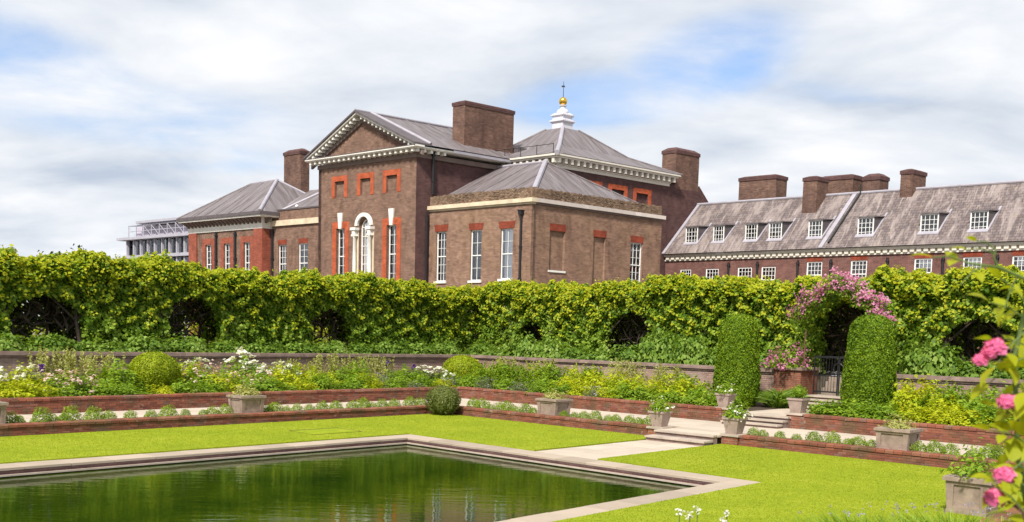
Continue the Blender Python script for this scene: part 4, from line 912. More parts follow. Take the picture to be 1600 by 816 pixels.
for k in range(22):
    s = G0+.2+k*.54
    if k in (4, 15): continue
    for z0, z1 in ((9.87, 11.33), (5.5, 9.53)): MB().box(B, GA+.36+.05*(k % 3), GA+.4+.05*(k % 3), s, s+.46, z0, z1).build('curtain', 'grey_curtain', gb)
for k in range(11): MB().box(B, GA+.25, GA+.28, G0+k*1.09, G0+k*1.09+1.05, 5.5, 11.33).build('pane', 'glass', gb)
tr = MB()
for k in range(9):
    s = G0+.3+k*1.4; tr.tube(B(GA, s, 11.6), B(GA, s, 12.75), .05, n=6); tr.tube(B(GA+2.4, s, 11.6), B(GA+2.4, s, 13.0), .05, n=6); tr.tube(B(GA, s, 12.75), B(GA+2.4, s, 13.0), .05, n=6)
    if k < 8: tr.tube(B(GA, s, 11.65), B(GA, s+1.4, 12.7), .03, n=6)
tr.tube(B(GA, G0+.3, 12.75), B(GA, G1-.5, 12.75), .06, n=6); tr.tube(B(GA+2.4, G0+.3, 13.0), B(GA+2.4, G1-.5, 13.0), .06, n=6); tr.tube(B(GA, G0+.3, 12.2), B(GA, G1-.5, 12.2), .035, n=6); tr.build('roof_frame', 'grey_steel', gb)
MB().box(B, GA-.2, GA+3, G0+.2, G1-2.2, 12.9, 13.12).build('upper_roof', 'grey_steel', gb); MB().box(B, GA+.7, GA+6, G0+.3, G1-.6, 11.6, 12.7).build('plant_room', 'grey_curtain', gb)

# ================================================================== HEDGE WALK
uav, vbv = np.array([*UA, 0.]), np.array([*VB, 0.]); qg = np.array([*QG, 0.])
nA = np.array([-VB[1], VB[0], 0.]); nA = nA/np.linalg.norm(nA); nA = nA if nA@uav < 0 else -nA      # outward normal of planes a=const (towards -a)
nB = np.array([-UA[1], UA[0], 0.]); nB = nB/np.linalg.norm(nB); nB = nB if nB@vbv < 0 else -nB
UPV = np.array([0, 0, 1.])
def in_arch(s, z, arches):
    hit = np.zeros(len(s), bool)
    for s0, wd, zs, zt in arches:
        hit |= (((s-s0)/(wd/2))**2 + (np.maximum(0, (z-zs)/(zt-zs)))**2) < 1
    return hit
def hedge(name, label, axis, c, s0, s1, ztop, arches, back_arches, dens, trunks, seed):
    t = thing(name, label, 'hedge', G((s0+s1)/2, c+1.2, ZG) if axis == 'a' else G(c+1.2, (s0+s1)/2, ZG)); base = np.array(t.location)
    nrm = nB if axis == 'a' else nA
    def pos(s, dd, z):
        if axis == 'a': return qg+np.outer(s, uav)+np.outer(c+dd, vbv)+np.outer(z, UPV)
        return qg+np.outer(c+dd, uav)+np.outer(s, vbv)+np.outer(z, UPV)
    Lg = s1-s0; zt = lambda s: ztop+.13*np.sin(1.9*s+seed)+.10*np.sin(4.3*s+seed*2)+.07*np.sin(9.7*s+seed)+.12*np.sin(.55*s+seed*3)
    # front wall of leaves
    n = int(Lg*3.9*dens); s = rng.uniform(s0, s1, n); z = ZG+.05+(zt(s)-ZG-.05)*rng.random(n)**.92
    bp = bump(s, z, 1.1, seed); dd = .25-.15*bp+.65*rng.random(n)**1.8+.25*np.maximum(0, (z-zt(s)+.7)/.7)**2
    k = ~in_arch(s+rng.normal(0, .04, n), z+rng.normal(0, .04, n), arches); P1, = [pos(s[k], dd[k], z[k])]
    N1 = np.tile(nrm*1.0+UPV*.55, (len(P1), 1))
    V = [leaf_quads(P1, N1, .135, .8, .7, .45, droop=.4)]
    # top and shoulders
    n = int(Lg*3.3*dens*.9); s = rng.uniform(s0, s1, n); dd = rng.uniform(-.05, 3.3, n); z = zt(s)-.28*rng.random(n)**2+.10*bump(s, dd*2, 1.7, seed+2)-.35*np.maximum(0, (.35-dd)/.35)**2
    V.append(leaf_quads(pos(s, dd, z), np.tile(UPV*1.0+nrm*.3, (n, 1)), .15, .78, .6))
    # back wall, thinner
    n = int(Lg*3.7*dens*.8); s = rng.uniform(s0, s1, n); z = ZG+.1+(ztop-ZG-.2)*rng.random(n); dd = 3.0+.5*rng.random(n)
    k = ~in_arch(s, z, back_arches); V.append(leaf_quads(pos(s[k], dd[k], z[k]), np.tile(-nrm, (k.sum(), 1)), .16, .8, .7))
    # roof lining of the tunnel
    n = int(Lg*2.4*dens*.5); s = rng.uniform(s0, s1, n); dd = rng.uniform(.3, 3.1, n); z = ztop-.45-.25*rng.random(n); V.append(leaf_quads(pos(s, dd, z), np.tile(-UPV, (n, 1)), .16, .8, .8))
    o = meshobj('foliage', quad_mesh('hedge_leaves', np.concatenate(V)-base, 'leaf_hedge'), t); o['kind'] = 'stuff'
    # young shoots: the yellow-green new growth along the top and on the outer face
    n = int(Lg*2.6*dens*.42); s = rng.uniform(s0, s1, n); dd = rng.uniform(-.15, 2.4, n)**1.0; z = zt(s)+.02+.12*bump(s, dd*2, 1.7, seed+2)-.5*np.maximum(0, (.3-dd)/.4)**2
    VS = [leaf_quads(pos(s, dd, z), np.tile(UPV*.8+nrm*.5, (n, 1)), .13, .75, .6)]
    n = int(Lg*3.2*dens*.16); s = rng.uniform(s0, s1, n); z = zt(s)-2.2*rng.random(n)**2.2; bp = bump(s, z, 1.1, seed); dd = .20-.16*bp-.04*rng.random(n)+.2*np.maximum(0, (z-zt(s)+.6)/.6)**2
    k = (~in_arch(s, z, arches)) & (bp > -.05); VS.append(leaf_quads(pos(s[k], dd[k], z[k]), np.tile(nrm+UPV*.7, (k.sum(), 1)), .12, .75, .5, droop=.5))
    for q in range(int(Lg*4)):                           # upright sprigs breaking the outline
        ss = rng.uniform(s0, s1); d0 = rng.uniform(-.05, 1.6); hh = rng.uniform(.08, .36); m2 = int(6+hh*22)
        zz = zt(np.array([ss]))[0]+hh*rng.random(m2); VS.append(leaf_quads(pos(ss+rng.normal(0, .05+.1*hh, m2), d0+rng.normal(0, .06, m2), zz), rng.normal(0, 1, (m2, 3)), .11, .6, .4))
    o = meshobj('new_shoots', quad_mesh('hedge_shoots', np.concatenate(VS)-base, 'leaf_shoot'), t); o['kind'] = 'stuff'
    # dark bark slivers added inside the walk to make its arches look shaded
    n = int(Lg*3.4*46); s = rng.uniform(s0, s1, n); z = ZG+.1+(ztop-ZG-.5)*rng.random(n); dd = rng.uniform(.9, 2.7, n); k = ~in_arch(s, z, back_arches)
    o = meshobj('added_dark_twigs', quad_mesh('twigs', leaf_quads(pos(s[k], dd[k], z[k]), np.tile(nrm, (k.sum(), 1)), .75, .085, .5)-base, 'bark'), t); o['kind'] = 'stuff'
    for q, (ss, lean) in enumerate(trunks):
        for d0 in (.45, 3.0):
            x = pos(np.array([ss]), np.array([d0]), np.array([ZG-.1]))[0]; y = pos(np.array([ss+lean]), np.array([d0+.1]), np.array([ZG+1.3]))[0]; y2 = pos(np.array([ss+lean*.7]), np.array([d0+.05]), np.array([ztop-.6]))[0]
            tb = MB(); tb.tube(x, y, .09, .065, 8); tb.tube(y, y2, .065, .03, 8)
            for bs in (-1, 1):
                y3 = pos(np.array([ss+lean+bs*1.1]), np.array([d0+.15]), np.array([ZG+2.3]))[0]; tb.tube(y, y3, .045, .02, 6)
            tb.build('trunk', 'bark', t)
    return t
ARL = [(-4.55, 2.6, 2.9, 3.85), (1.3, 2.3, 2.9, 4.05), (8.2, 2.2, 2.8, 3.85), (-10.5, 1.9, 2.9, 3.8)]
ARR_ = [(11.2, 1.9, 2.7, 3.6), (5.0, 2.5, 2.9, 4.1), (-5.7, 2.7, 3.4, 4.55), (-10.15, 2.5, 2.8, 3.85), (-15, 1.7, 2.9, 3.8)]
hedge('pleached_hedge', 'tall leafy arched hedge running behind the left flower bed', 'a', 14.75, -16, 19.6, 5.12, ARL, [(-3.7, .8, 2.3, 2.75), (2.75, 1.1, 2.5, 3.2), (9.7, 1.1, 2.5, 3.2)], 560, [(-6.4, .2), (-3.2, -.2), (-1.2, .2), (.2, -.3), (2.8, .3), (6.0, .1), (7.2, -.25), (9.4, .2), (12.5, 0), (-9, .1)], .7)
hedge('pleached_hedge', 'tall leafy arched hedge running right from the garden corner past the gate', 'b', 17.25, -20, 14.9, 5.24, ARR_, [(11.6, .7, 2.4, 2.9)], 560, [(13, .1), (10.2, -.2), (8.5, 0), (6.2, .3), (3.8, -.2), (1.0, .1), (-2.2, .1), (-8.8, -.2), (-11.4, .2)], 2.1)
# low mounded shrubs along the hedge foot: every mound its own plant
def low_mesh(seed, rx, ry, rz):
    P, D = blob(1500, rx, ry, rz, .10, seed, .5, -.1); return quad_mesh('low_shrub_leaves', leaf_quads(P, D+np.array([0, 0, .4]), .15, .8, .5, droop=.4), 'leaf_low')
LOW = [low_mesh(k*1.7, 1.25, .62, .8) for k in range(4)]
def row_labels(items, fmt):
    """items sorted left to right in the picture; ordinal labels"""
    items.sort(key=lambda q: q[0]/q[1]); return [(it, fmt.format(ordinal(i+1))) for i, it in enumerate(items)]
its = []
for k, a in enumerate(np.arange(-13.5, 15.3, 1.75)): its.append((*G(a, 14.15, ZG-.05)[:2], k, math.atan2(UA[1], UA[0]), .85+.3*random.random()))
for (x, y, k, rz, s), lab in row_labels(its, '{} from left of the low leafy mounds under the left hedge'):
    o = meshobj('low_shrub', LOW[k % 4], None, (x, y, ZG-.08), rz+(math.pi if k % 2 else 0), (1, 1, s)); tag(o, lab, 'shrub', 'low mounds under the left hedge')
its = []
for k, b in enumerate([13.6, 12.2, 10.6, 9.0, 7.4, 5.9, 4.3, 2.6, 1.0, -.6, -2.2, -9.0, -10.6, -12.2, -13.9, -15.5]):
    its.append((*G(16.55, b, ZG)[:2], k, math.atan2(VB[1], VB[0]), {2: 1.6, 3: 1.4, 6: 1.2, 7: 2.0, 8: 1.7, 9: 1.3, 11: 1.7}.get(k, .8+.3*random.random())))
for (x, y, k, rz, s), lab in row_labels(its, '{} from left of the low leafy mounds under the right hedge'):
    o = meshobj('low_shrub', LOW[(k+1) % 4], None, (x, y, ZG-.08), rz+(math.pi if k % 2 else 0), (1, 1, s)); tag(o, lab, 'shrub', 'low mounds under the right hedge')
# yellow shrubs seen through the arches, a dark tree top far behind
for (a, b, lab) in ((2.9, 20.5, 'bright yellow-green shrub seen through the second arch of the left hedge'), (-3.6, 20.5, 'bright yellow-green shrub seen through the leftmost hedge arch'), (10.4, 20.8, 'bright yellow-green shrub seen through the third arch of the left hedge'), (21.5, 12.6, 'yellow-green shrub seen through the arch near the garden corner')):
    P, D = blob(2600, 2.3, 1.2, 2.0, .12, a); o = meshobj('yellow_shrub', quad_mesh('yellow_leaves', leaf_quads(P, D, .14, .75, .6), 'leaf_Y'), None, G(a, b, ZG)); tag(o, lab, 'shrub')
ft = thing('distant_tree', 'small dark tree top showing above the hedge at far left', 'tree', (-38.0, 88.0, ZG))
tb = MB(); tb.tube((-38, 88, ZG), (-38, 88, 5.5), .3, .15); tb.build('trunk', 'bark', ft)
P, D = blob(1800, 2.6, 2.6, 2.5, .2, 3, .7, -1); P[:, 2] += 4.6; meshobj('crown', quad_mesh('tree_leaves', leaf_quads(P, D, .35, .7, .8), 'leaf_far'), ft)

# ================================================================== CLIPPED SHAPES
def clipped(name, label, loc, prof, n, leafmat, size, coremat, cat='topiary', lum=1.0):
    """a clipped shrub: a dense skin of tiny leaves on a body of revolution, with a leafy core inside"""
    t = thing(name, label, cat, loc); pr = np.array(prof); seg = np.hypot(np.diff(pr[:, 0]), np.diff(pr[:, 1])); wts = seg*(pr[:-1, 0]+pr[1:, 0]+.05); cum = np.cumsum(wts)/wts.sum()
    k = np.searchsorted(cum, rng.random(n)); f = rng.random(n); rr = pr[k, 0]*(1-f)+pr[k+1, 0]*f; zz = pr[k, 1]*(1-f)+pr[k+1, 1]*f; an = rng.uniform(0, 2*math.pi, n)
    tr_ = (pr[k+1]-pr[k])/seg[k][:, None]; nr, nz = tr_[:, 1], -tr_[:, 0]
    lump = .03*np.sin(4*an+3*zz)+.04*np.sin(9*an-7*zz)+.035*np.sin(15*an+13*zz)*np.sin(6*zz-an); off = (lump-.12*rng.random(n)**2)*lum
    P = np.stack([(rr+nr*off)*np.cos(an), (rr+nr*off)*np.sin(an), zz+nz*off], 1); N = np.stack([nr*np.cos(an), nr*np.sin(an), nz], 1)
    o = meshobj('foliage', quad_mesh(name+'_leaves', leaf_quads(P, N, size, .6, .75), leafmat), t); o['kind'] = 'stuff'
    core = MB().lathe((0, 0, 0), [(max(.01, r_-.09), z_) for r_, z_ in prof], 20); me = core.mesh('core'); me.materials.append(MATS[leafmat]); meshobj('inner_growth', me, t)
    return t
def ball_prof(R, squash=1.0, foot=.0): return [(.35*R, 0.0)]+[(R*math.sin(math.pi*(1-k/14)), R*squash*(1+math.cos(math.pi*(1-k/14)))*.93) for k in range(3, 15)]
col_prof = [(.72, 0), (.86, .35), (.87, 1.0), (.83, 1.7), (.76, 2.35), (.70, 2.75), (.60, 3.0), (.42, 3.14), (.2, 3.2), (.01, 3.22)]
clipped('clipped_yew', 'tall round-topped clipped yew column left of the gate steps', G(13.1, -3.25, ZB), [(r_*.9, z_) for r_, z_ in col_prof], 22000, 'leaf_yew', .07, None, lum=.7)
clipped('clipped_yew', 'tall round-topped clipped yew column right of the gate steps', G(13.1, -8.2, ZB), [(r_*.93, z_*1.0) for r_, z_ in col_prof], 22000, 'leaf_yew', .07, None, lum=.7)
clipped('box_ball', 'clipped yellow-green box ball in the left flower bed', G(-2.45, 11.0, ZB), ball_prof(.87, .86), 9000, 'leaf_box', .06, None, lum=.5)
clipped('box_ball', 'clipped yellow-green box ball in the corner of the flower bed', G(13.0, 11.3, ZB), ball_prof(.92, .78), 9000, 'leaf_box', .06, None, lum=.5)
clipped('corner_shrub', 'round speckled shrub standing on the lawn corner in front of the low walls', G(5.35, 4.35, .03), ball_prof(.58, .95), 5000, 'leaf_dull', .06, None, 'shrub')

# ================================================================== PERENNIALS
def mound(n, rx, rz, leaf, size, seed, asp=.7, lump=.16, up=.5, droop=.0, shell=.6):
    P, D = blob(n, rx, rx, rz, lump, seed, shell, -.05); return quad_mesh('perennial_leaves', leaf_quads(P, D+np.array([0, 0, up]), size, asp, .55, droop=droop), leaf)
def florets(n, rx, rz, m_, size, seed, zlo=.45, clump=0):
    P, D = blob(n*3, rx*1.06, rx*1.06, rz*1.08, .14, seed, .12, zlo); P = P[:n]; D = D[:n]
    if clump:
        idx = rng.integers(0, max(1, clump), n); P = P[idx % len(P)]+rng.normal(0, .05, (n, 3)); D = D[idx % len(D)]
    V = [leaf_quads(P, D+np.array([0, 0, .5]), size, 1.0, .45), leaf_quads(P+D*.012, D+np.array([0, 0, .5]), size*.8, 1.0, .5)]
    return quad_mesh('petals', np.concatenate(V), m_)
def blades(n, rad, hgt, m_, wd, spread=.35, curl=.3, bend=True):
    an = rng.uniform(0, 2*math.pi, n); r0 = rad*rng.random(n)**.6; x0 = np.stack([r0*np.cos(an), r0*np.sin(an), np.zeros(n)], 1); h_ = hgt*rng.uniform(.6, 1.05, n)
    dirv = np.stack([np.cos(an)*spread*(.4+r0/rad), np.sin(an)*spread*(.4+r0/rad), np.ones(n)], 1)+rng.normal(0, .12, (n, 3)); dirv /= np.linalg.norm(dirv, axis=1)[:, None]
    mid = x0+dirv*(h_*.6)[:, None]; tip = x0+dirv*h_[:, None]+np.stack([np.cos(an)*curl*h_, np.sin(an)*curl*h_, -curl*.6*h_], 1)*(1 if bend else .1)
    sd = np.cross(dirv, rng.normal(0, 1, (n, 3))); sd /= np.linalg.norm(sd, axis=1)[:, None]; sd *= (wd*.5)
    V1 = np.stack([x0-sd*.6, x0+sd*.6, mid+sd, mid-sd], 1).reshape(-1, 3); V2 = np.stack([mid-sd, mid+sd, tip+sd*.15, tip-sd*.15], 1).reshape(-1, 3)
    return quad_mesh('blades', np.concatenate([V1, V2]), m_)
def spires(n, rad, hgt, m_, size, per=26):
    V = []
    for k in range(n):
        an = rng.uniform(0, 6.28); rr = rad*rng.random()**.5; x, y = rr*math.cos(an), rr*math.sin(an); hh = hgt*rng.uniform(.7, 1.1); lean = rng.normal(0, .08, 2)
        f = rng.random(per)**.8; P = np.stack([x+lean[0]*f*hh+rng.normal(0, .05, per)*(1.15-f), y+lean[1]*f*hh+rng.normal(0, .05, per)*(1.15-f), .1+f*hh], 1)
        V.append(leaf_quads(P, rng.normal(0, 1, (per, 3))+np.array([0, 0, .6]), size, .4, .4))
    return quad_mesh('spire_leaves', np.concatenate(V), m_)
def iris_bloom(m_):
    V = []
    for k in range(3):
        P = np.array([[.06*k-.06, .04*(k % 2), .92+.07*k]])+rng.normal(0, .045, (14, 3)); V.append(leaf_quads(P, rng.normal(0, 1, (14, 3)), .11, .8, .5))
    return quad_mesh('petals', np.concatenate(V), m_)
KINDS = {}   # kind -> list of variants; a variant is a list of (part name, mesh)
KINDS['Y'] = [[('foliage', mound(1500, .68, 1.0, 'leaf_Y', .11, k, lump=.2)), ('flower_heads', florets(110, .62, 1.0, 'leaf_yellow', .08, k, .3, 34))] for k in range(3)]
KINDS['G'] = [[('foliage', mound(1300, .66, 1.0, 'leaf_G', .15, k+5, .5, lump=.22))] for k in range(3)]
KINDS['P'] = [[('foliage', mound(1200, .66, .95, 'leaf_G', .10, k+9)), ('blooms', florets(240, .6, 1.0, 'petal_blush', .09, k, .05, 34))] for k in range(2)]
KINDS['W'] = [[('foliage', mound(1200, .62, .92, 'leaf_G', .10, k+12)), ('blooms', florets(200, .55, 1.0, 'petal_white', .12, k+2, .45, 14))] for k in range(2)]
KINDS['F'] = [[('foliage', spires(40, .52, 1.0, 'leaf_pale', .085, 46))] for k in range(3)]
KINDS['T'] = [[('foliage', spires(48, .5, .95, 'leaf_G', .12, 26)), ('light_sprays', spires(9, .42, 1.1, 'leaf_Y', .09, 22))] for k in range(2)]
KINDS['S'] = [[('foliage', mound(1200, .66, .9, 'leaf_silver', .08, k+20, .45)), ('blooms', florets(90, .6, 1.0, 'petal_lilac', .06, k+4, .2, 22))] for k in range(2)]
KINDS['H'] = [[('foliage', blades(260, .35, 1.0, 'leaf_low', .085, .75, .35))] for k in range(2)]
KINDS['I'] = [[('foliage', blades(40, .14, .8, 'leaf_silver', .035, .15, .05)), ('bloom', iris_bloom('petal_purple'))]]
KINDS['L'] = [[('foliage', blades(60, .16, .8, 'leaf_G', .04, .2, .1)), ('bloom', florets(60, .30, .95, 'petal_white', .13, 3, .75, 7))]]
KTXT = {'Y': ('lady_mantle_plant', 'frothy yellow-green mounds'), 'G': ('leafy_perennial', 'leafy green mounds'), 'P': ('blush_rose_shrub', 'blush pink flowering shrubs'), 'W': ('white_flower_plant', 'white flowering plants'), 'F': ('feathery_shrub', 'pale feathery shrubs'), 'T': ('tall_perennial', 'tall fresh green plants'),
        'S': ('silvery_plant', 'silvery lilac-flowered plants'), 'H': ('strap_leaf_plant', 'dark strap-leaved clumps'), 'I': ('purple_iris', 'purple irises'), 'L': ('white_lily', 'white lilies')}
PL = [('Y', -7.69, 9.5, .5), ('Y', -7.13, 9.4, .5), ('Y', -7.09, 10.8, .8), ('L', -7.68, 10.4, .8), ('L', -7.02, 10.5, .85), ('L', -6.79, 10.6, .85), ('I', -6.19, 11.2, .95), ('F', -5.46, 12.1, 1.2), ('F', -4.75, 11.9, 1.15), ('F', -3.91, 11.9, 1.05), ('P', -6.14, 10.2, .75), ('P', -5.47, 10, .65), ('G', -5.16, 9.5, .4), ('G', -3.97, 10.6, .9), ('G', -4.75, 9.4, .4), ('G', -3.94, 9.3, .38), ('Y', -3.09, 9.3, .35), ('G', -2.07, 9.5, .5), ('Y', -.9, 11.4, .95), ('P', -.82, 10.6, .85), ('G', -1.14, 9.4, .4), ('Y', -.34, 10.1, .7), ('P', .62, 11.3, .9), ('W', 1.64, 12, 1.15), ('W', 1.95, 11.2, .95), ('W', 3.18, 11.2, .9), ('P', 1.33, 10.3, .7), ('G', 1.27, 9.5, .5), ('Y', 2.36, 10.5, .75), ('Y', 2.68, 9.5, .45), ('Y', 3.95, 11, .8), ('G', 3.78, 9.8, .65), ('F', 5.68, 12, 1.1), ('G', 5.31, 10.6, .75), ('F', 7.24, 12, 1.25), ('F', 8.52, 12, 1.15), ('G', 5.53, 9.7, .6), ('Y', 5.93, 9.5, .4), ('S', 7.49, 10.3, .65), ('I', 8.7, 11.6, 1.05), ('G', 9.14, 10.8, .75), ('I', 9.86, 11.2, .8), ('G', 9.07, 9.7, .5), ('W', 10.47, 11.5, .8), ('W', 11.14, 10.8, .75), ('S', 11.07, 10, .5), ('G', 7.38, 9.4, .4), ('Y', 10.02, 9.5, .35), ('G', .59, 9.5, .4), ('W', -.47, 12, 1.0), ('F', 3.99, 12.1, 1.0),
      ('G', -8.6, 10.6, .8), ('Y', -8.9, 9.5, .5), ('G', -6.2, 9.3, .35), ('G', 4.7, 9.3, .35), ('G', 2.0, 9.3, .3), ('Y', 4.4, 10.2, .6), ('G', 6.6, 11.2, .85), ('G', -1.6, 12.1, .9), ('Y', 6.4, 10.4, .6), ('G', 8.3, 10.6, .6), ('S', 8.4, 9.4, .35), ('G', 11.6, 9.8, .45)]
PR = [('F', 13.9, 9.3, 1.2), ('F', 13.8, 6.82, 1.15), ('T', 12.6, 9.28, 1.0), ('T', 12.4, 8.19, 1.0), ('T', 12.4, 7.1, 1.05), ('T', 12.6, 6.14, 1.0), ('S', 11, 7.7, .5), ('S', 11, 5.62, .5), ('G', 11, 6.55, .5), ('G', 10.9, 4.28, .45), ('Y', 12.8, 4.15, .95), ('Y', 12.6, 2.8, .95), ('T', 13.8, 4.43, 1.1), ('Y', 11, 2.51, .4), ('S', 11, 1.71, .5), ('Y', 11, .93, .45), ('G', 11.2, .16, .6), ('Y', 12.6, 1.82, .85), ('Y', 12.4, .57, .8), ('F', 13.9, 2.29, 1.15), ('G', 11.3, -.5, .6), ('Y', 12.5, -.56, .85), ('G', 11.1, -1.64, .5), ('F', 13.9, .23, 1.1), ('Y', 12.2, -1.76, .75), ('G', 11, -2.67, .45), ('G', 11.2, -3.2, .5), ('G', 12.0, -2.3, .7), ('G', 11.6, -4.0, .4), ('G', 11.2, -3.95, .4), ('H', 13.9, -4.55, .8), ('H', 14.4, -4.3, .85),
      ('G', 11, 3.4, .45), ('Y', 11.6, 3.5, .6), ('G', 11.9, 1.2, .65), ('G', 11.8, 5.2, .7), ('Y', 11.7, -.1, .6), ('G', 13.4, -1.0, .9), ('G', 13.3, 5.5, .9), ('G', 11, 8.6, .5), ('T', 13.2, 10.0, .8), ('G', 11.4, 9.7, .4)]
PN = [('G', 11, -7.55, .45), ('G', 11.1, -7.95, .5), ('G', 11.2, -8.49, .5), ('H', 11.9, -8.0, .6), ('G', 11.1, -9.55, .5), ('H', 12.0, -9.2, .6), ('Y', 12.6, -9.78, .9), ('Y', 11.2, -10.39, .5), ('G', 12.8, -10.5, .9), ('Y', 11.3, -11.11, .5), ('T', 13.3, -11.11, 1.1), ('Y', 11.2, -11.7, .5), ('Y', 11.3, -12.2, .5), ('G', 12.6, -11.71, .8), ('G', 11.5, -12.67, .7), ('G', 12.6, -12.62, .9), ('Y', 13.6, -9.82, 1.1), ('G', 13.3, -9.3, .8), ('S', 14, -10.49, 1.1), ('G', 11.1, -9.0, .45), ('Y', 12.0, -11.0, .75), ('G', 11.2, -13.4, .6), ('Y', 12.3, -13.4, .8), ('G', 13.6, -12.2, 1.0)]
for bed, lst in (('left bed', PL), ('bed left of the gate', PR), ('bed right of the gate', PN)):
    by = {}
    for k, a, b, s in lst: by.setdefault(k, []).append((*G(a, b)[:2], a, b, s))
    for k, items in by.items():
        nm, txt = KTXT[k]; 
        labs = row_labels(items, '{} from left of the '+txt+' in the '+bed) if len(items) > 1 else [(items[0], 'the only one of the '+txt+' in the '+bed)]
        for i, ((x, y, a, b, s), lab) in enumerate(labs):
            var = random.choice(KINDS[k]); wx = {'Y': .95, 'G': .95, 'P': 1.0, 'W': .9, 'S': .85, 'H': .8, 'F': 1.0, 'T': 1.05}.get(k, 1)
            t = thing(nm, lab, 'plant', (x, y, ZB-.02), txt+' in the '+bed); t.rotation_euler = (0, 0, random.uniform(0, 6.28))
            hs = s*random.uniform(.92, 1.15); ws = wx*(.5+.55*s)*random.uniform(1.05, 1.3) if k not in 'ILH' else s
            t.scale = (ws, ws, hs)
            for pn_, me in var: meshobj(pn_, me, t)['kind'] = 'stuff'
# tufts along the low walls
TUF = [mound(900, .215, .27, 'leaf_lavender', .045, k*2.1, .36, .07, .6, shell=.4) for k in range(4)]
TL = [-9.1, -8.89, -8.32, -8.03, -7.74, -7.53, -6.9, -6.46, -5.86, -5.24, -4.68, -4.15, -3.52, -3.23, -2.75, -1.49, -1.2, -.96, -.54, -.14, .34, .92, 1.48, 2.17, 2.65, 3.03, 3.55, 4.06, 4.8, 5.41]
TR = [3.93, 3.46, 3.03, 2.6, 2.16, 1.71, 1.28, .89, -.49, -.94, -1.38, -1.87, -2.35, -2.71, -3.18, -3.58, -3.95, -4.35]
TN = [-7.65, -7.95, -8.45, -8.97, -9.48, -10.0, -10.48, -10.74, -11.09, -12.33, -12.73, -13.1, -13.64, -14.01, -14.27, -14.8, -15.2]
for lst, axis, lab in ((TL, 'a', '{} from left of the small tufts along the low wall of the left lawn'), (TR, 'b', '{} from left of the tufts between the corner shrub and the lower steps'), (TN, 'b', '{} from left of the tufts on the low wall right of the steps')):
    its = []
    for k, s in enumerate(lst): its.append((*(G(s, BL+.55+random.uniform(-.05, .05)) if axis == 'a' else G(AL+.56+random.uniform(-.05, .05), s))[:2], k))
    for (x, y, k), lb_ in row_labels(its, lab):
        q = random.uniform(.7, 1.35)
        o = meshobj('lavender_tuft', random.choice(TUF), None, (x, y, ZP-.04), random.uniform(0, 6.28), (q, q, q*random.uniform(.95, 1.25))); tag(o, lb_, 'lavender', lab.replace('{} from left of the ', ''))
# plants in the planters and pots
def pot_plant(lab, x, y, z, rad, hgt, white, leafm='leaf_lavender', name='planter_plant'):
    t = thing(name, lab, 'plant', (x, y, z)); meshobj('foliage', mound(620, rad, hgt, leafm, .085, rng.uniform(0, 9), .55, up=.4, shell=.8, lump=.25), t)
    if white: meshobj('blooms', florets(white, rad, hgt, 'petal_white', .075, rng.uniform(0, 9), .1, 16), t)['kind'] = 'stuff'
PTX = ['sparse green plant in the planter at the left photo edge', 'sparse green plant in the planter below the left white flowers', 'sparse pale plant in the planter right of the corner shrub', 'sparse green plant in the planter right of the lower steps', 'leafy green plant filling the large planter nearest the camera']
for (lab, a, b, z, wd, h), tx in zip(PLANTERS, PTX):
    big = a > -1 and b < -15; pot_plant(tx, *G(a, b, z+h-.05), .36 if not big else .42, .30 if not big else .48, 0, 'leaf_G' if big else 'leaf_pale')
for lab, plab, a, b, z in POTS:
    if 'shrub' in lab: clipped('pot_shrub', 'small rounded green shrub in the pot right of the middle steps', G(a+.19, b-.01, z+.44), ball_prof(.23, .9), 900, 'leaf_G', .05, None, 'shrub')
    else: pot_plant(lab.replace('tapered stone pot of white flowers', 'white flowers in the stone pot'), *G(a+.19, b-.01, z+.44), .34, .34, 34, 'leaf_G', 'pot_flowers')
# rose arch over the gate, pink roses on the pier
ra = thing('rose_arch', 'leafy arch covered in pink climbing roses over the garden gate', 'rose arch', G(16.3, -5.75, ZB)); base = np.array(ra.location)
def archpts(n, r0, r1, zc, hh, d0, d1, a0=-.15, a1=math.pi+.15):
    th = rng.uniform(a0, a1, n); rr = rng.uniform(r0, r1, n)*(1+.07*np.sin(5*th)+.05*np.sin(11*th+1)); bb = -5.75-rr*np.cos(th)*1.0; z = np.where(np.sin(th) > 0, zc+rr*np.sin(th)*hh, zc+np.sin(th)*12*rng.random(n)); dd = rng.uniform(d0, d1, n)
    P = qg+np.outer(15.7+dd, uav)+np.outer(bb, vbv)+np.outer(z, UPV); N = np.outer(-np.cos(th), vbv)+np.outer(np.sin(th), UPV)+nA*.9; return P, N
P, N = archpts(4200, 1.2, 1.85, 3.35, 1.0, -.1, 1.3); P[:, 2] = np.maximum(P[:, 2], ZB+.4)
o = meshobj('foliage', quad_mesh('rose_leaves', leaf_quads(P-base, N, .12, .7, .7), 'leaf_hedge'), ra); o['kind'] = 'stuff'
V = []
for k in range(230):
    Pq, Nq = archpts(1, 1.4, 2.0, 3.35, 1.0, -.2, .35, .1, math.pi-.25); m2 = rng.integers(4, 12); V.append(leaf_quads(Pq-base+rng.normal(0, .075, (m2, 3)), np.tile(Nq, (m2, 1)), .085, 1, .6))
o = meshobj('pink_roses', quad_mesh('petals', np.concatenate(V), 'petal_pink'), ra); o['kind'] = 'stuff'
for bb in (-4.45, -7.05):
    st = MB(); st.tube(G(16.0, bb, ZB), G(16.0, bb, 3.4), .05, .04); st.build('stem', 'stem_brown', ra)
rb = thing('rose_bush', 'pink rose bush spilling over the gate pier left of the arch', 'rose bush', G(15.7, -3.9, ZU+.05))
P, D = blob(900, .75, .75, .75, .2, 2, .6, -.2); meshobj('foliage', quad_mesh('rose_leaves', leaf_quads(P, D, .11, .7, .6), 'leaf_hedge'), rb)
V = []
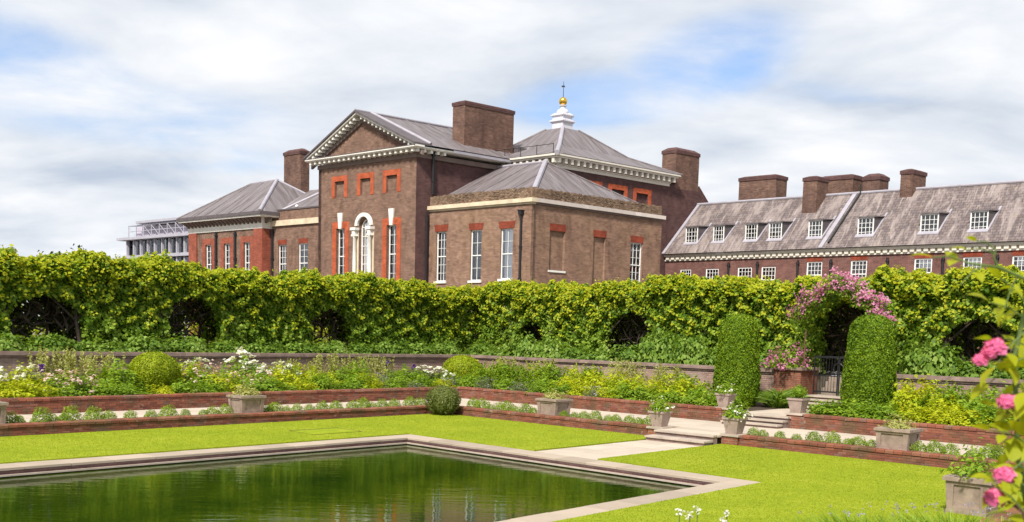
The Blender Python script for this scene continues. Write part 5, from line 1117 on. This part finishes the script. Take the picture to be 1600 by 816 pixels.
for k in range(70):
    P, D = blob(1, .82, .82, .82, .15, k, .1, -.15)
    if len(P): m2 = rng.integers(5, 14); V.append(leaf_quads(P+rng.normal(0, .075, (m2, 3)), np.tile(D, (m2, 1)), .085, 1, .6))
meshobj('pink_roses', quad_mesh('petals', np.concatenate(V), 'petal_pink'), rb)['kind'] = 'stuff'
MB().tube(G(15.7, -3.9, ZU), G(15.7, -3.9, ZU+.4), .04).build('stem', 'stem_brown', rb)

# ================================================================== FOREGROUND: rose bush at the right edge, lavender, pale umbels
fr = thing('foreground_rose', 'tall bright pink rose bush leaning in at the right edge, close to the camera', 'rose bush', (1.75, 2.9, 1.2)); fb = np.array(fr.location)
def cane(pts, r0, r1, name='cane', mt='stem_green'):
    mb = MB()
    for k in range(len(pts)-1):
        f0, f1 = k/(len(pts)-1), (k+1)/(len(pts)-1); mb.tube(pts[k], pts[k+1], r0+(r1-r0)*f0, r0+(r1-r0)*f1, 6)
    return mb.build(name, mt, fr)
def leaf_mesh():
    """a rose leaflet: pointed oval with a fold along the midrib"""
    me = bpy.data.meshes.new('leaflet'); v = []; f = []; n_ = 6
    for k in range(n_+1):
        t_ = k/n_; wd_ = .5*.62*math.sin(math.pi*t_**.8)*(1-.15*t_); z_ = .06*math.sin(math.pi*t_)-.12*t_*t_
        v += [(t_, -wd_, z_+.10*wd_*2), (t_, 0, z_), (t_, wd_, z_+.10*wd_*2)]
    for k in range(n_): i = k*3; f += [(i, i+1, i+4, i+3), (i+1, i+2, i+5, i+4)]
    me.from_pydata(v, [], f); me.materials.append(MATS['leaf_rose']); me.polygons.foreach_set('use_smooth', [True]*len(f)); return me
LEAF = leaf_mesh()
def place_leaf(p, dirv, size, roll):
    dirv = Vector(dirv).normalized(); q = dirv.to_track_quat('X', 'Z').to_matrix() @ Matrix.Rotation(roll, 3, 'X'); mt = q.to_4x4(); mt.translation = Vector(p)-Vector(fb)
    o = bpy.data.objects.new('leaf', LEAF); COL.objects.link(o); o.parent = fr; o.matrix_local = mt @ Matrix.Diagonal((size, size, size, 1)); return o
def spray(p, dirv, n_, size):
    """compound leaf: leaflets in pairs along a short stalk"""
    dirv = Vector(dirv).normalized(); sd = dirv.cross(Vector((0, -.6, 1))).normalized(); L = size*1.7; p = Vector(p); e_ = p+dirv*L
    cane([p, p+dirv*L*.5+Vector((0, 0, .01)), e_], .0025, .0015, 'stalk')
    place_leaf(e_, dirv, size, random.uniform(-.5, .5))
    for k in range(n_):
        b_ = p+dirv*L*(.35+.5*k/max(1, n_))
        for sg in (-1, 1): place_leaf(b_, dirv*.55+sd*sg+Vector((random.uniform(-.2, .2), random.uniform(-.3, .1), random.uniform(-.2, .2))), size*random.uniform(.75, 1), random.uniform(-.6, .6))
def at(px, py, Y):
    """helper used only to lay out the bush: point at depth Y in front of the photographer"""
    k = d*1600+cr*(px-800)-cu*(py-693); return Vector((0, 0, 2.8))+k*(Y/k.y)
def rose(px, py, Y, R, tilt=0):
    c = at(px, py, Y); V = []; N_ = []
    for k in range(46):
        f = k/46; th = k*2.4; el_ = 1.35-1.9*f; rr = R*(.25+.75*f**.7)
        dv = Vector((math.cos(th)*math.cos(el_), math.sin(th)*math.cos(el_), math.sin(el_))); V.append(Vector(c)+dv*rr*.85-Vector(fb)); N_.append(dv+Vector((0, 0, .3)))
    me = quad_mesh('petals', leaf_quads(np.array(V), np.array(N_), R*1.05, 1.05, .25, .15), 'petal_rose'); o = meshobj('bloom', me, fr); return c
# canes
cane([(1.75, 2.9, 1.2), at(1590, 700, 2.85), at(1585, 560, 2.8), at(1605, 470, 2.8)], .009, .005); cane([(1.75, 2.9, 1.2), at(1600, 800, 2.7), at(1572, 780, 2.7), at(1565, 735, 2.7)], .007, .004, 'cane', 'stem_brown')
cane([at(1605, 470, 2.8), at(1610, 440, 2.7), at(1560, 418, 2.7), at(1515, 412, 2.7)], .005, .003); cane([at(1560, 418, 2.7), at(1552, 402, 2.7), at(1556, 390, 2.7)], .003, .002)
cane([at(1585, 560, 2.8), at(1560, 555, 2.75)], .004, .003); cane([at(1588, 650, 2.8), at(1578, 632, 2.75)], .004, .003)
for (px, py, Y, R) in ((1556, 541, 2.75, .034), (1544, 551, 2.75, .026), (1531, 562, 2.75, .024), (1575, 628, 2.75, .032), (1592, 630, 2.8, .03), (1569, 741, 2.7, .034), (1555, 777, 2.7, .038)): rose(px, py, Y, R*.85)
for (px, py, Y, dv, n_, sz) in ((1515, 412, 2.7, (-1, .1, .15), 1, .06), (1540, 415, 2.7, (-.6, 0, -.5), 1, .05), (1556, 392, 2.7, (-.8, 0, .35), 0, .035), (1557, 398, 2.7, (-.8, 0, .1), 0, .05), (1590, 432, 2.72, (-.3, 0, -.9), 1, .055), (1604, 500, 2.8, (-.7, 0, .3), 2, .07), (1600, 520, 2.75, (-.5, -.1, -.6), 2, .075), (1598, 560, 2.8, (-.6, 0, -.5), 1, .07), (1592, 600, 2.8, (-.3, 0, -.9), 1, .055), (1600, 590, 2.7, (.2, 0, -.8), 2, .07),
                             (1600, 690, 2.75, (-.7, 0, .2), 2, .06), (1600, 720, 2.7, (-.4, 0, -.5), 2, .065), (1604, 760, 2.7, (-.6, 0, .1), 2, .06), (1600, 800, 2.65, (-.5, 0, .4), 2, .06), (1590, 655, 2.8, (-.8, 0, .35), 2, .05), (1603, 540, 2.9, (-.8, 0, .1), 1, .06), (1600, 470, 2.8, (-.6, 0, .5), 1, .055), (1610, 640, 2.85, (-.4, 0, .8), 2, .06)):
    spray(at(px, py, Y), dv, n_, sz*.95)
for k in range(70): place_leaf(at(random.uniform(1572, 1650), random.uniform(640, 840), random.uniform(2.7, 3.0)), (random.uniform(-1, .3), random.uniform(-.4, .2), random.uniform(-.5, .7)), random.uniform(.045, .08), random.uniform(-1, 1))
for k in range(16): place_leaf(at(random.uniform(1575, 1640), random.uniform(480, 640), random.uniform(2.7, 3.0)), (random.uniform(-1, .3), random.uniform(-.4, .2), random.uniform(-.8, .5)), random.uniform(.06, .09), random.uniform(-1, 1))
LV = blades(520, .30, .42, 'leaf_lavender', .016, .6, .12)
lvs = [(3.15, 9.0), (3.6, 9.1), (4.05, 9.2), (2.8, 8.8), (4.4, 9.05)]
for i, (x, y) in enumerate(sorted(lvs, key=lambda q: q[0]/q[1])):
    t = thing('lavender_bush', ordinal(i+1)+' from left of the lavender bushes along the bottom edge, lower right', 'lavender', (x, y, .93+.03*(i % 2)), 'foreground lavender'); meshobj('foliage', LV, t, rz=random.uniform(0, 6))
    P = np.array([[random.uniform(-.3, .3), random.uniform(-.2, .2), random.uniform(.40, .47)] for _ in range(9)]); P = np.repeat(P, 6, 0)+rng.normal(0, .011, (54, 3)); meshobj('flower_spikes', quad_mesh('petals', leaf_quads(P, rng.normal(0, 1, (54, 3)), .016, .7, .5), 'petal_lilac'), t)['kind'] = 'stuff'
for i, (px, py) in enumerate(((1062, 800), (1090, 796), (1078, 806), (1136, 802), (1130, 812))):
    p = at(px, py, 6.0); t = thing('white_umbel', ordinal(i+1)+' of the small white flower heads poking up at the bottom edge', 'flower', (p.x, p.y, 1.2), 'white flower heads at the bottom edge')
    mb = MB(); mb.tube((p.x, p.y, 1.2), p, .006, .003, 6); mb.build('stem', 'stem_green', t)
    Pq = np.array([[0, 0, p.z-1.2]])+rng.normal(0, .011, (26, 3)); meshobj('flower_head', quad_mesh('petals', leaf_quads(Pq, rng.normal(0, 1, (26, 3))+UPV, .015, .9, .5), 'petal_white'), t)
P, D = blob(900, .36, .36, 1.12, .12, 3); o = meshobj('near_shrub', quad_mesh('near_leaves', leaf_quads(P, D, .05, .6, .6), 'leaf_G'), None, (-1.62, 2.6, 1.2)); tag(o, 'leafy shrub just showing at the bottom left corner', 'shrub')

# ================================================================== short grass on the lawns
def grass(n, a0, a1, b0, b1, skip):
    A = rng.uniform(a0, a1, n); Bq = rng.uniform(b0, b1, n); k = ~skip(A, Bq); A = A[k]; Bq = Bq[k]; n = len(A)
    P = qg+np.outer(A, uav)+np.outer(Bq, vbv)+np.outer(np.full(n, .03), UPV); hh = rng.uniform(.005, .013, n)[:, None]; th = rng.uniform(0, 6.28, n)
    sd = np.stack([np.cos(th), np.sin(th), np.zeros(n)], 1)*.009; tip = P+hh*(UPV+rng.normal(0, .45, (n, 3))*np.array([1, 1, .1]))
    return np.stack([P-sd, P+sd, tip+sd*.3, tip-sd*.3], 1).reshape(-1, 3)
for nm, args in (('back', (120000, -13.5, AL-.1, PB0, BL-.1, lambda a, b: (a < .02) & (b < .02))), ('front', (120000, -9, AL-.1, -16.4, PB1, lambda a, b: (a < .02) & (b > -11.52)))):
    o = meshobj('grass', quad_mesh('grass_blades', grass(*args), 'leaf_grass'), None); tag(o, 'short mown grass of the '+nm+' lawn beside the pool', 'grass', kind='stuff')
